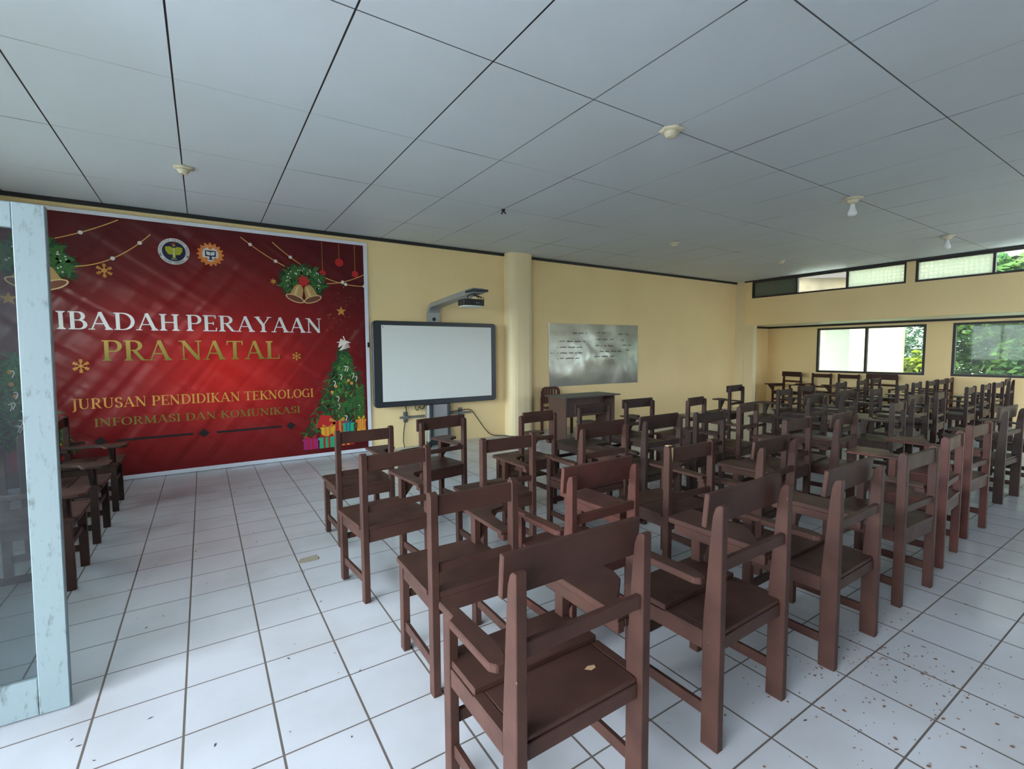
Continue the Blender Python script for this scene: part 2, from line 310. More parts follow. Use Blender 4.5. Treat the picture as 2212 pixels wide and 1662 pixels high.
def tag(o, label, cat, group=None, kind=None):
    o['label'] = label; o['category'] = cat
    if group: o['group'] = group
    if kind: o['kind'] = kind
    return o
def thing(name, label, cat, loc=(0, 0, 0), rz=0.0, group=None):
    o = bpy.data.objects.new(name, None); COL.objects.link(o); o.empty_display_size = 0.1
    o.location = loc; o.rotation_euler = (0, 0, rz); return tag(o, label, cat, group)
def struct(o): o['kind'] = 'structure'; return o
def struct_root(name, loc=(0, 0, 0)):
    o = bpy.data.objects.new(name, None); COL.objects.link(o); o.location = loc; o.empty_display_size = 0.1; o['kind'] = 'structure'; return o
def copy_tree(o, parent=None):
    c = o.copy(); COL.objects.link(c); c.parent = parent
    for ch in list(o.children): copy_tree(ch, c)
    return c

# ------------------------------------------------------------------ room shell
struct(box(XL-0.2, XB+0.15, YB-0.15, YF+0.15, -0.15, 0).build('floor', M['floor']))
struct(box(XL-0.02, XW, YB-0.1, YF+0.15, H, H+0.12).build('ceiling', M['ceiling']))
# unseen outer roof, its wide eave added to keep sun and high sky out
tag(box(XL-2.8, XW+0.12, YB-2.0, YF+0.5, H+0.14, H+0.3).build('roof_slab', M['roof']), 'unseen brown roof slab over the classroom, eave added to shade the doorway', 'roof')['kind'] = 'structure'
struct(box(XL, XB+0.15, YF, YF+0.15, 0, H+0.1).build('wall_front', M['wall']))
# left wall with the wide doorway the daylight comes from
wl = MB().box(XL-0.15, XL, 2.20, 2.6, 0, H).box(XL-0.15, XL, 6.3, YF, 0, H).box(XL-0.15, XL, 2.6, 6.3, 0, 0.9).box(XL-0.15, XL, 2.6, 6.3, 2.4, H).box(XL-0.15, XL, YB, 2.20, 2.62, H).box(XL-0.15, XL, YB-0.15, -1.7, 0, H)
struct(wl.build('wall_left', M['wall']))
# back wall (behind the camera) with windows
wb = MB().box(XL-0.15, XB+0.15, YB-0.15, YB, 2.4, H).box(XL-0.15, 7.8, YB-0.15, YB, 0, 2.4).box(11.6, XB+0.15, YB-0.15, YB, 0, 2.4)
struct(wb.build('wall_back', M['panel']))
# beam wall with clerestory band above the recess
SZ = 2.01   # soffit height
def yseg(mb, segs, x0, x1, z0, z1):
    for a, b in segs: mb.box(x0, x1, a, b, z0, z1)
bw = MB().box(XW, XW+0.14, YB, 6.63, SZ, 2.645).box(XW, XW+0.14, YB, 6.63, 3.035, H+0.02)
yseg(bw, ((YB, -3.2), (-0.35, -0.2), (0.55, 0.68), (3.365, 3.50), (6.46, 6.63)), XW, XW+0.14, 2.645, 3.035)
struct(bw.build('wall_beam', M['wall']))
struct(box(XW-0.03, XW+0.16, 6.625, YF, 0, H).build('wall_column', M['pale']))
struct(box(XW+0.002, XW+0.15, 6.40, 6.625, 0, SZ).build('wall_pier', M['pale']))
# recess: soffit, outer wall with lower windows
struct(box(XW+0.14, XB+0.15, YB, YF, SZ+0.01, SZ+0.10).build('ceiling_recess', M['soffit']))
WZ0, WZ1 = 0.875, 1.93
wr = MB().box(XB, XB+0.14, YB, YF, 0, WZ0).box(XB, XB+0.14, YB, YF, WZ1, SZ+0.01)
WINS = [(3.585, 5.66), (0.85, 3.17), (-1.6, 0.45), (-3.3, -2.0)]
yseg(wr, ((YB, -3.3), (-2.0, -1.6), (0.45, 0.85), (3.17, 3.585), (5.66, YF)), XB, XB+0.14, WZ0, WZ1)
struct(wr.build('wall_right', M['wall']))
# pillar on the front wall: rounded, pale
pl = MB(); pts = [(4.30, YF)]
for k in range(13):
    a = math.pi*k/12; pts.append((4.545-0.245*math.copysign(abs(math.cos(a))**0.55, math.cos(a)), YF-0.02-0.20*math.sin(a)**0.7))
pts.append((4.79, YF)); pl.prism(pts, 'z', 0, H)
struct(pl.build('wall_pillar', M['pale']))
# black cornice strips
struct(MB().box(XL, 4.29, YF-0.03, YF, H-0.045, H-0.002).build('trim_1', M['black']))
struct(MB().box(4.80, XW-0.03, YF-0.03, YF, H-0.045, H-0.002).build('trim_2', M['black']))
struct(MB().box(XW-0.035, XW, YB, 6.63, H-0.03, H-0.001).build('trim_3', M['black']))
struct(MB().box(XB-0.03, XB, YB, YF, SZ-0.035, SZ+0.008).box(XW+0.15, XB-0.03, YF-0.03, YF, SZ-0.035, SZ+0.008).build('trim_4', M['black']))
# clerestory windows
def window(n, x, y0, y1, z0, z1, cuts, kinds, fr=0.035, depth=0.06):
    r = struct_root('window_%d' % n, (x, y0, z0)); w, h = y1-y0, z1-z0
    f = MB().box(-0.012, depth, 0, w, 0, fr).box(-0.012, depth, 0, w, h-fr, h).box(-0.012, depth, 0, fr, fr, h-fr).box(-0.012, depth, w-fr, w, fr, h-fr)
    for c in cuts: f.box(-0.012, depth, c-y0-fr/2, c-y0+fr/2, fr, h-fr)
    f.build('window_frame', M['frame'], r)
    e = [y0]+list(cuts)+[y1]
    for a, b, k in zip(e, e[1:], kinds):
        box(depth*0.4, depth*0.4+0.006, a-y0+fr/2+0.002, b-y0-fr/2-0.002, fr+0.001, h-fr-0.001).build('pane', M[k], r)
window(1, XW+0.02, 3.50, 6.46, 2.645, 3.035, (4.475, 5.45), ('frosted', 'glass', 'frosted_dark'))
window(2, XW+0.02, 0.68, 3.365, 2.645, 3.035, (1.50, 2.33), ('frosted', 'glass', 'frosted'))
window(3, XW+0.02, -0.2, 0.55, 2.645, 3.035, (), ('frosted',))
window(10, XW+0.02, -3.2, -0.35, 2.645, 3.035, (-1.8,), ('frosted', 'frosted'))
for i, (a, b) in enumerate(WINS): window(4+i, XB+0.01, a, b, WZ0, WZ1, ((a+b)/2+0.02,) if i != 1 else (2.13,), ('glass', 'glass'), fr=0.045)
r = struct_root('window_11', (XL-0.1, 2.6, 0.9)); f = MB().box(0, 0.06, 0, 3.7, 0, 0.05).box(0, 0.06, 0, 3.7, 1.45, 1.5)
for k in range(5): f.box(0, 0.06, max(0, 0.925*k-0.03), min(3.7, 0.925*k+0.03), 0.05, 1.45)
f.build('window_frame', M['frame'], r)
for k in range(4): box(0.02, 0.026, 0.925*k+0.032, 0.925*(k+1)-0.032, 0.051, 1.449).build('pane', M['glass'], r)
# fixed glazed panel and the open door leaf on the left
dr = struct_root('door_1', (-0.512, 2.515, 0.0)); dr.rotation_euler = (0, math.radians(0.9), 0)
LW = 0.94; ST = 0.092
box(-ST, 0, 0, 0.036, 0.004, 1.995, bev=0.003).build('door_stile', M['door'], dr)
box(-LW, -LW+ST, 0, 0.036, 0.004, 1.995, bev=0.003).build('door_stile', M['door'], dr)
box(-LW+ST, -ST, 0.002, 0.034, 0.004, 0.155, bev=0.003).build('door_rail', M['door'], dr)
box(-LW+ST, -ST, 0.002, 0.034, 1.90, 1.993, bev=0.003).build('door_rail', M['door'], dr)
box(-LW+ST+0.001, -ST-0.001, 0.015, 0.020, 0.157, 1.898).build('pane', M['door_glass'], dr)
d2 = struct_root('door_2', (-1.47, 2.50, 0.0))
box(-0.08, 0.0, 0, 0.05, 0.0, 2.62, bev=0.003).build('door_stile', M['door'], d2)
box(-0.58, -0.08, 0, 0.05, 0.0, 0.16, bev=0.003).build('door_rail', M['door'], d2)
box(-0.58, -0.08, 0, 0.05, 2.54, 2.62, bev=0.003).build('door_rail', M['door'], d2)
box(-0.578, -0.081, 0.02, 0.026, 0.161, 2.539).build('pane', M['door_glass'], d2)

# ------------------------------------------------------------------ student chairs with writing tablets
def chair_proto(kind, wname):
    """origin on the floor midway between the rear posts, facing +Y, writing tablet on the right (+X)"""
    w = M[wname]; r = bpy.data.objects.new('tablet_chair', None); COL.objects.link(r); r.empty_display_size = 0.1
    heavy = kind in ('heavy', 'wide')
    hw = {'heavy': 0.223, 'wide': 0.262, 'slim': 0.200, 'board': 0.212, 'rack': 0.188, 'long': 0.200}[kind]
    bv = 0.0025
    if heavy:
        ph = 0.895
        prof = [(-0.034, 0), (0.034, 0), (0.034, 0.46), (0.012, 0.78), (0.004, 0.855), (-0.006, 0.885), (-0.018, ph), (-0.034, ph)]
        for sx in (-1, 1): MB().prism(prof, 'x', sx*hw-0.017, sx*hw+0.017, bev=bv).build('leg', w, r)
        tilt = Matrix.Translation((0, 0.030, 0.865)) @ Matrix.Rotation(math.radians(5), 4, 'X')
        box(-hw-0.022, hw+0.022, -0.010, 0.010, -0.062, 0.062, bev=0.003, mtx=tilt).build('backrest', w, r)
        box(-hw+0.017, hw-0.017, -0.026, -0.006, 0.655, 0.70, bev=bv).build('back_rail', w, r)
        s = MB().box(-hw-0.012, hw+0.012, 0.200, 0.415, 0.4185, 0.442, bev=0.003)
        s.box(-hw+0.018, hw-0.018, -0.012, 0.199, 0.407, 0.424, bev=0.003).box(-hw+0.018, hw-0.018, 0.199, 0.215, 0.407, 0.4175)
        s.build('seat', w, r)
        fy = 0.375; az = 0.594; lx = hw; rear_d = 0.034
    else:
        ph = 0.862 if kind != 'board' else 0.85
        rd = 0.012
        prof = [(-0.022, 0), (0.022, 0), (0.022, ph-0.014), (0.012, ph-0.003), (0, ph), (-0.012, ph-0.003), (-0.022, ph-0.014)]
        for sx in (-1, 1): MB().prism(prof, 'x', sx*hw-0.0175, sx*hw+0.0175, bev=bv).build('leg', w, r)
        if kind == 'board':
            box(-hw-0.03, hw+0.03, 0.0225, 0.042, 0.775, 0.875, bev=0.003).build('backrest', w, r)
            box(-hw+0.0175, hw-0.0175, -0.012, 0.008, 0.575, 0.612, bev=bv).build('back_rail', w, r)
        elif kind == 'rack':
            box(-hw+0.0175, hw-0.0175, -0.004, 0.016, 0.79, 0.885, bev=0.003).build('backrest', w, r)
            box(-hw+0.0175, hw-0.0175, -0.012, 0.008, 0.62, 0.655, bev=bv).build('back_rail', w, r)
        else:
            box(-hw+0.0175, hw-0.0175, -0.012, 0.006, 0.762, 0.846, bev=0.002).build('backrest', w, r)
            box(-hw+0.0175, hw-0.0175, -0.012, 0.006, 0.522, 0.560, bev=bv).build('back_rail', w, r)
        s = MB()
        e = hw+0.025
        s.prism([(-e, 0.215), (e, 0.215), (e, 0.405), (e-0.015, 0.42), (-e+0.015, 0.42), (-e, 0.405)], 'z', 0.422, 0.444, bev=0.003)
        s.box(-hw+0.019, hw-0.019, -0.02, 0.03, 0.422, 0.444, bev=0.002).box(-e, e, 0.0235, 0.213, 0.422, 0.444, bev=0.003)
        s.build('seat', w, r)
        fy = 0.365; az = 0.600; lx = hw; rear_d = 0.022
    top = 0.418 if heavy else 0.4215
    sb = top-0.062
    # seat rails under the seat
    rw = 0.0165 if heavy else 0.012
    a = MB()
    for sx in (-1, 1):
        a.box(sx*lx-rw, sx*lx+rw, rear_d+0.0005, fy-0.0235, sb, top-0.001, bev=0.002)
        if heavy: a.box(sx*lx-rw, sx*lx+rw, rear_d+0.0005, 0.198, top-0.001, 0.424, bev=0.001)
    a.box(-hw+0.018, hw-0.018, -0.016, 0.004, sb-(0.0 if heavy else 0.012), (0.4065 if heavy else top)-0.0005, bev=0.002).box(-hw+0.020, hw-0.020, fy-0.008, fy+0.012, sb, top-0.001, bev=0.002)
    a.build('seat_frame', w, r)
    # side stretchers and a front cross bar
    for sx in (-1, 1): box(sx*lx-0.009, sx*lx+0.009, rear_d+0.0005, fy-0.0235, 0.105, 0.148, bev=0.002).build('stretcher', w, r)
    if kind in ('slim', 'rack', 'board', 'long'): box(-lx+0.018, lx-0.018, fy-0.008, fy+0.008, 0.255, 0.290, bev=0.002).build('stretcher', w, r)
    else: box(-lx+0.018, lx-0.018, fy-0.008, fy+0.008, 0.205, 0.250, bev=0.002).build('stretcher', w, r)
    # front legs: the right one carries the tablet, the left one ends under the seat or carries an arm
    MB().box(lx-0.018, lx+0.018, fy-0.023, fy+0.023, 0, az-0.0005, bev=bv).build('leg', w, r)
    if heavy:
        MB().box(-lx-0.020, -lx+0.012, fy-0.023, fy+0.023, 0, az-0.0005, bev=bv).build('leg', w, r)
        pts = [(-0.030, rear_d-0.010), (-0.045, rear_d+0.01), (-0.045, fy-0.09), (-0.026, fy-0.075), (-0.026, fy+0.030), (0.014, fy+0.030), (0.016, fy-0.10), (0.022, rear_d+0.055), (0.012, rear_d+0.018), (-0.005, rear_d-0.010)]
        pts = [(p[0]-lx-(0.0), p[1]+0.012) for p in pts]
        MB().prism(pts, 'z', az, az+0.026, bev=0.004).build('armrest', w, r)
    else:
        MB().box(-lx-0.018, -lx+0.018, fy-0.023, fy+0.023, 0, top-0.0005, bev=bv).build('leg', w, r)
    # writing tablet
    xi = lx-0.052
    if heavy: tp = [(xi, 0.036), (xi, 0.500), (xi+0.012, 0.512), (lx+0.130, 0.512), (lx+0.145, 0.495), (lx+0.145, 0.250), (lx+0.125, 0.200), (lx+0.070, 0.150), (lx+0.022, 0.110), (lx+0.022, 0.036)]
    else:
        tp = [(xi, 0.024), (xi, 0.470), (xi+0.010, 0.482), (lx+0.145, 0.482), (lx+0.165, 0.450), (lx+0.165, 0.350), (lx+0.145, 0.325), (lx+0.105, 0.318), (lx+0.062, 0.300), (lx+0.040, 0.262), (lx+0.030, 0.215), (lx+0.012, 0.024)]
    if kind == 'long': tp = [(px_ + (0.08 if px_ > lx+0.05 else 0), py_*1.38 if py_ > 0.03 else py_) for px_, py_ in tp]
    _t = MB().prism(tp, 'z', az, az+(0.026 if heavy else 0.019), bev=0.003); tb_ = _t.build('writing_tablet', w, r)
    if heavy: box(xi+0.002, xi+0.030, 0.0345, 0.470, az-0.042, az-0.0005, bev=0.002).build('tablet_rail', w, tb_)
    # arm root screwed against the rear post, and the triangular bracket under the tablet
    box(lx-(0.020 if heavy else 0.040), lx+0.016, rear_d+0.0005, rear_d+0.05, az-0.028, az-0.0005, bev=0.002).build('arm_block', w, tb_)
    g = 0.012
    MB().prism([(lx+0.0185, az-0.150), (lx+0.0185, az-0.001), (lx+0.140, az-0.001), (lx+0.125, az-0.030)], 'y', fy-g, fy+g, bev=0.002).build('bracket', w, tb_)
    if kind in ('rack',):
        k = MB()
        for i in range(7): k.box(-lx+0.02, lx-0.02, 0.055+i*0.040, 0.075+i*0.040, 0.268, 0.280)
        k.box(-lx+0.02, -lx+0.035, 0.03, 0.34, 0.255, 0.2675).box(lx-0.035, lx-0.02, 0.03, 0.34, 0.255, 0.2675)
        k.build('book_rack', w, r)
    return r
PROTO = {}
def place(kind, wn, x, y, deg, label, group, sc=None):
    k = (kind, wn)
    if k not in PROTO: o = PROTO[k] = chair_proto(kind, wn); 
    else: o = copy_tree(PROTO[k])
    o.location = (x, y, 0); o.rotation_euler = (0, 0, math.radians(deg))
    o.scale = sc or ((1, 1, 0.955) if kind in ('heavy', 'wide') else (1, 1, 1))
    return tag(o, label, 'chair', group)

ORD = ['first', 'second', 'third', 'fourth', 'fifth', 'sixth', 'seventh', 'eighth', 'ninth', 'tenth', 'eleventh', 'twelfth', 'thirteenth', 'fourteenth', 'fifteenth']
LOOK = {('heavy', 'wood'): 'heavy brown tablet chair with left armrest', ('heavy', 'wood_dark'): 'heavy dark tablet chair with left armrest', ('heavy', 'wood_red'): 'heavy reddish tablet chair with left armrest',
        ('slim', 'wood'): 'slim brown tablet chair', ('slim', 'wood_dark'): 'slim dark tablet chair', ('slim', 'wood_red'): 'slim reddish tablet chair',
        ('board', 'wood'): 'brown tablet chair with wide back board', ('board', 'wood_dark'): 'dark tablet chair with wide back board',
        ('rack', 'wood'): 'brown tablet chair with slatted rack', ('rack', 'wood_dark'): 'dark tablet chair with slatted rack', ('long', 'wood_red'): 'reddish tablet chair with long tablet', ('wide', 'wood'): 'wide brown tablet chair'}
ROWS = [
 ('nearest row', 'chairs in the row nearest the camera', [
  ('heavy', 'wood', 0.872, 0.985, 0, (1.035, 1, 0.98)), ('heavy', 'wood', 1.700, 0.975, 1, (1, 1, 1)), ('heavy', 'wood', 2.520, 0.950, 1, (1, 1, 0.965)), ('slim', 'wood', 3.385, 0.970, -2, (1.04, 1, 1.0)),
  ('long', 'wood_red', 4.170, 1.025, 4), ('long', 'wood_red', 4.950, 1.070, -2), ('heavy', 'wood_dark', 6.30, 1.15, -3), ('slim', 'wood_dark', 7.20, 1.12, 2)]),
 ('second row', 'chairs in the second row', [
  ('slim', 'wood', 0.947, 1.760, -1, (0.965, 1, 1)), ('heavy', 'wood_red', 1.588, 1.650, 2, (0.95, 1, 0.965)), ('slim', 'wood', 2.500, 1.830, -2), ('heavy', 'wood', 3.130, 1.640, 4, (1.02, 1, 0.915)), ('slim', 'wood', 4.140, 2.000, 1),
  ('heavy', 'wood', 4.760, 1.900, 5, (1, 1, 0.93)), ('slim', 'wood_dark', 6.260, 2.000, 4), ('heavy', 'wood_dark', 7.060, 2.060, -1), ('slim', 'wood_dark', 8.20, 2.17, 4), ('slim', 'wood_dark', 9.58, 2.19, 1), ('slim', 'wood_dark', 10.45, 2.21, 1),
  ('slim', 'wood_dark', 11.20, 2.22, -3), ('heavy', 'wood_dark', 12.02, 2.24, 4)]),
 ('third row', 'chairs in the third row', [
  ('slim', 'wood', 0.925, 2.680, 5), ('slim', 'wood', 1.715, 2.690, 0), ('heavy', 'wood', 2.540, 2.635, 0), ('heavy', 'wood_dark', 3.215, 2.640, 1), ('slim', 'wood_dark', 3.950, 2.690, -1),
  ('rack', 'wood', 4.680, 2.750, 6), ('heavy', 'wood_dark', 6.200, 2.790, 1), ('heavy', 'wood_dark', 7.120, 2.820, 2), ('slim', 'wood_dark', 8.240, 2.900, 5), ('slim', 'wood_dark', 9.330, 2.940, 1),
  ('slim', 'wood_dark', 10.150, 3.000, 4), ('slim', 'wood_dark', 10.92, 3.020, 0), ('slim', 'wood_dark', 11.52, 3.040, -1), ('slim', 'wood_red', 12.12, 3.080, 4)]),
 ('fourth row', 'chairs in the fourth row', [
  ('slim', 'wood', 0.995, 3.570, 2), ('board', 'wood', 1.690, 3.680, 9), ('rack', 'wood', 2.520, 3.450, 2), ('board', 'wood_dark', 3.430, 3.690, 1), ('board', 'wood_dark', 4.180, 3.750, -1),
  ('rack', 'wood', 4.760, 3.420, 8), ('board', 'wood_dark', 6.980, 4.170, 6), ('slim', 'wood_dark', 7.090, 3.690, 4), ('slim', 'wood_dark', 8.070, 3.780, -3), ('slim', 'wood_dark', 9.230, 3.760, 6), ('slim', 'wood_dark', 10.250, 3.840, 5), ('slim', 'wood_dark', 10.980, 3.880, 2)]),
]
ROWS[3][2][6:8] = [('board', 'wood_dark', 6.980, 4.300, 6), ('slim', 'wood_dark', 7.090, 3.620, 4)]
for rn, grp, cs in ROWS:
    for i, (k, wn, x, y, a, *sc) in enumerate(cs):
        place(k, wn, x, y, a, '%s, %s from left in %s' % (LOOK[(k, wn)], ORD[i], rn), grp, *sc)
for i, (k, wn, x, y, a) in enumerate([('heavy', 'wood', 12.12, 6.02, 80), ('slim', 'wood', 12.27, 5.42, 88), ('slim', 'wood', 12.27, 4.86, 88), ('wide', 'wood', 12.25, 4.22, 90)]):
    place(k, wn, x, y, a, '%s against the far window wall, %s from left' % (LOOK[(k, wn)].replace(' with left armrest', ''), ORD[i]), 'chairs along the far window wall')
for i, (y, a) in enumerate([(4.005, -90), (4.86, -91), (5.72, -89)]):
    place('slim', 'wood_dark' if i else 'wood', -1.095, y, a, 'dark wooden tablet chair behind the open door leaf, %s from the camera' % ORD[i], 'chairs behind the door leaf')
# bare wood showing on one chipped post
P_ = [o for o in COL.objects if o.get('label', '').endswith('third from left in second row')][0]
w_ = MB().box(-0.2178, -0.1822, -0.014, 0.013, 0.8605, 0.8640, bev=0.001).prism([(-0.200, 0.852), (-0.184, 0.853), (-0.186, 0.800), (-0.189, 0.770)], 'y', -0.0232, -0.0222)
w_.build('worn_tip', M['wood_bare'], P_)['label'] = 'bare pale worn wood'

A_ = [o for o in COL.objects if o.get('label', '').endswith('first from left in nearest row')][0]
MB().prism([(0.10, 0.105), (0.118, 0.112), (0.14, 0.104), (0.134, 0.092), (0.115, 0.090)], 'z', 0.4241, 0.4246).build('paint_chip', M['wood_bare'], A_)['label'] = 'small pale paint chip on the seat'
# ------------------------------------------------------------------ teacher desk and chair
t = thing('teacher_desk', 'dark brown wooden teacher desk in front of the small whiteboard', 'desk', (4.76, 5.78, 0), math.radians(-1))
MB().box(-0.06, 1.13, -0.06, 0.49, 0.683, 0.702, bev=0.002).build('desk_top', M['desk_top'], t)
box(0.0, 0.02, 0.0, 0.45, 0, 0.6825).build('side_panel', M['desk_side'], t)
box(1.03, 1.05, 0.0, 0.45, 0, 0.6825).build('side_panel', M['desk_side'], t)
box(0.0205, 1.0295, 0.20, 0.215, 0.34, 0.6825).build('front_panel', M['desk_side'], t)
box(0.0205, 1.0295, 0.216, 0.42, 0.53, 0.545).build('shelf', M['desk_side'], t)
t = thing('teacher_chair', 'small brown chair with curved slatted back behind the teacher desk', 'chair', (5.17, 6.70, 0), math.radians(178))
for sx in (-1, 1):
    box(sx*0.19-0.02, sx*0.19+0.02, -0.02, 0.02, 0, 0.62, bev=0.003).build('leg', M['wood_red'], t)
    box(sx*0.19-0.02, sx*0.19+0.02, 0.34, 0.38, 0, 0.42, bev=0.003).build('leg', M['wood_red'], t)
box(-0.21, 0.21, -0.0, 0.40, 0.421, 0.445, bev=0.004).build('seat', M['wood_red'], t)
bk = MB()
for i in range(6):
    x = -0.145+i*0.058; bk.box(x-0.018, x+0.018, -0.012+0.02*(abs(i-2.5)/2.5)**2, 0.004+0.02*(abs(i-2.5)/2.5)**2, 0.50, 0.775, bev=0.002)
bk.build('backrest_slats', M['wood_red'], t)
pp = [(-0.20, 0.60), (-0.20, 0.71), (-0.17, 0.77), (-0.12, 0.795), (0.12, 0.795), (0.17, 0.77), (0.20, 0.71), (0.20, 0.60), (0.165, 0.60), (0.16, 0.70), (0.13, 0.745), (0.10, 0.755), (-0.10, 0.755), (-0.13, 0.745), (-0.16, 0.70), (-0.165, 0.60)]
m_ = MB(); t2 = bmesh.new(); n = len(pp)
h = n//2
for i in range(h-1):
    q = [pp[i], pp[i+1], pp[n-2-i], pp[n-1-i]]
    m_.prism(q, 'y', -0.018, 0.012)
t2.free(); m_.build('back_frame', M['wood_red'], t)

# ------------------------------------------------------------------ interactive whiteboard on its stand with the short throw projector
BY = 6.72
t = thing('interactive_whiteboard', 'large framed interactive whiteboard on a grey floor stand with projector boom', 'whiteboard', (3.02, BY, 0))
def rrect(x0, x1, z0, z1, r, n=5):
    p = []
    for cx, cz, a0 in ((x1-r, z1-r, 0), (x0+r, z1-r, 90), (x0+r, z0+r, 180), (x1-r, z0+r, 270)):
        for k in range(n+1):
            a = math.radians(a0+90*k/n); p.append((cx+r*math.cos(a), cz+r*math.sin(a)))
    return p
MB().prism(rrect(-1.008, 1.010, 0.632, 1.878, 0.055), 'y', -0.035, 0.03, bev=0.006).build('board_frame', M['charcoal'], t)
f = box(-0.885, 0.918, -0.0385, -0.0353, 0.715, 1.815).build('board_surface', M['board'], t)
box(-0.868, -0.853, -0.040, -0.0387, 1.783, 1.795).build('corner_button', M['charcoal'], t)
# stand column
box(-0.115, 0.135, -0.02, 0.07, 0.07, 0.625, bev=0.004).build('stand_panel', M['metal'], t)
MB().box(-0.150, -0.116, -0.04, 0.07, 0.07, 0.625, bev=0.003).box(0.136, 0.170, -0.04, 0.07, 0.07, 0.625, bev=0.003).build('stand_column', M['charcoal'], t)
box(-0.20, -0.152, -0.03, 0.07, 0.05, 0.628, bev=0.012).build('side_cover', M['metal'], t)
box(-0.19, 0.19, -0.05, 0.09, 0.0, 0.069, bev=0.006).build('stand_base', M['charcoal'], t)
# wall rails with their plates
for x0, x1, px in ((-0.60, -0.203, -0.50), (0.175, 0.60, 0.42)):
    box(x0, x1, 0.085, 0.112, 0.435, 0.465, bev=0.003).build('wall_rail', M['metal_dark'], t)
    MB().box(px-0.035, px+0.035, 0.1125, 0.128, 0.37, 0.53, bev=0.003).box(px-0.03, px+0.03, 0.075, 0.1120, 0.425, 0.475, bev=0.002).build('rail_plate', M['metal_dark'], t)
# projector boom: upright, bend and arm reaching into the room
def strap(path, half, th):
    """flat bar following path [(y,z)...], half width in x"""
    mb = MB(); P = [Vector((0, a, b)) for a, b in path]; bm = mb.bm; rows = []
    for i, p in enumerate(P):
        d = (P[min(i+1, len(P)-1)]-P[max(i-1, 0)]).normalized(); nrm = Vector((0, -d.z, d.y))
        w_ = half(i/(len(P)-1)); tt = th(i/(len(P)-1))
        rows.append([bm.verts.new(p+Vector((sx*w_, 0, 0))+nrm*sn*tt) for sx, sn in ((-1, -1), (1, -1), (1, 1), (-1, 1))])
    for a, b in zip(rows, rows[1:]):
        for k in range(4): bm.faces.new((a[k], a[(k+1) % 4], b[(k+1) % 4], b[k]))
    bm.faces.new(rows[0]); bm.faces.new(rows[-1]); bmesh.ops.recalc_face_normals(bm, faces=bm.faces[:]); return mb
path = [(0.0, 1.60), (0.0, 2.00)] + [(-0.16+0.16*math.cos(math.radians(a)), 2.00+0.135*math.sin(math.radians(a))) for a in range(10, 91, 10)] + [(-0.5, 2.155), (-1.0, 2.185), (-1.42, 2.205)]
bo = strap(path, lambda q: 0.095-0.012*q, lambda q: 0.032).build('projector_boom', M['metal'], t)
bo.location = (-0.045, 0.062, 0)
bx_ = box(-0.045-0.105, -0.045+0.105, -1.44, -1.20, 2.185, 2.215, bev=0.003).build('boom_head', M['charcoal'], t)
MB().lathe([(0.028, 0), (0.028, 0.008), (0.020, 0.010)], 16, mtx=Matrix.Translation((-0.045, 0.033, 1.925)) @ Matrix.Rotation(math.radians(90), 4, 'X')).build('boom_knob', M['black'], t)
t = thing('projector', 'black short throw projector hanging under the boom above the whiteboard', 'projector', (2.955, 5.53, 2.02))
MB().prism([(-0.15, -0.10), (-0.15, 0.07), (-0.11, 0.11), (0.12, 0.11), (0.15, 0.08), (0.15, -0.10), (0.06, -0.125), (-0.06, -0.125)], 'z', 0.004, 0.082, bev=0.006).build('body', M['black'], t)
MB().prism([(-0.135, -0.09), (-0.135, 0.06), (-0.10, 0.10), (0.11, 0.10), (0.135, 0.07), (0.135, -0.09), (0.055, -0.112), (-0.055, -0.112)], 'z', -0.012, 0.0035, bev=0.003).build('underside', M['board'], t)
for x in (0.02, 0.05): MB().lathe([(0.006, 0), (0.006, 0.003), (0.003, 0.004)], 10, mtx=Matrix.Translation((x, -0.125, 0.035)) @ Matrix.Rotation(math.radians(90), 4, 'X')).build('socket', M['board'], t)
mp_ = MB().lathe([(0.03, 0.0825), (0.03, 0.095), (0.012, 0.10), (0.012, 0.138), (0.03, 0.141)], 14)
mp_.box(-0.05, 0.05, -0.05, 0.05, 0.0825, 0.09); mp_.build('ceiling_mount', M['metal'], t)
for k, (x, dx) in enumerate(((0.05, 0.02), (0.075, 0.03), (0.10, 0.045), (-0.06, -0.03))):
    MB().tube([(x*0.4, -0.03, 0.142), (x*0.7+dx*0.6, -0.05, 0.13), (x+dx, -0.08, 0.11), (x+dx, -0.10, 0.085), (x, -0.11, 0.07)], 0.005, 6).build('cable', M['cable'], t)

def cable(name, label, pts, r=0.007):
    def cr(p0, p1, p2, p3, u):
        return 0.5*((2*p1)+(-p0+p2)*u+(2*p0-5*p1+4*p2-p3)*u*u+(-p0+3*p1-3*p2+p3)*u**3)
    P = [Vector(p) for p in pts]; P = [P[0]]+P+[P[-1]]; out = []
    for i in range(1, len(P)-2):
        for k in range(6): out.append(cr(P[i-1], P[i], P[i+1], P[i+2], k/6))
    out.append(P[-2]); return tag(MB().tube(out, r, 6).build(name, M['cable']), label, 'cable')
cable('cable', 'thin black cable hanging left of the whiteboard stand down to the floor', [(2.50, 6.80, 0.66), (2.53, 6.82, 0.5), (2.49, 6.82, 0.3), (2.47, 6.81, 0.1), (2.47, 6.76, 0.007)])
cable('cable', 'thick black cable looped on the floor at the whiteboard stand', [(2.84, 6.66, 0.04), (2.70, 6.62, 0.012), (2.52, 6.58, 0.012), (2.34, 6.54, 0.012), (2.27, 6.46, 0.012), (2.40, 6.40, 0.012), (2.60, 6.44, 0.012), (2.75, 6.52, 0.012), (2.83, 6.60, 0.012)], 0.012)
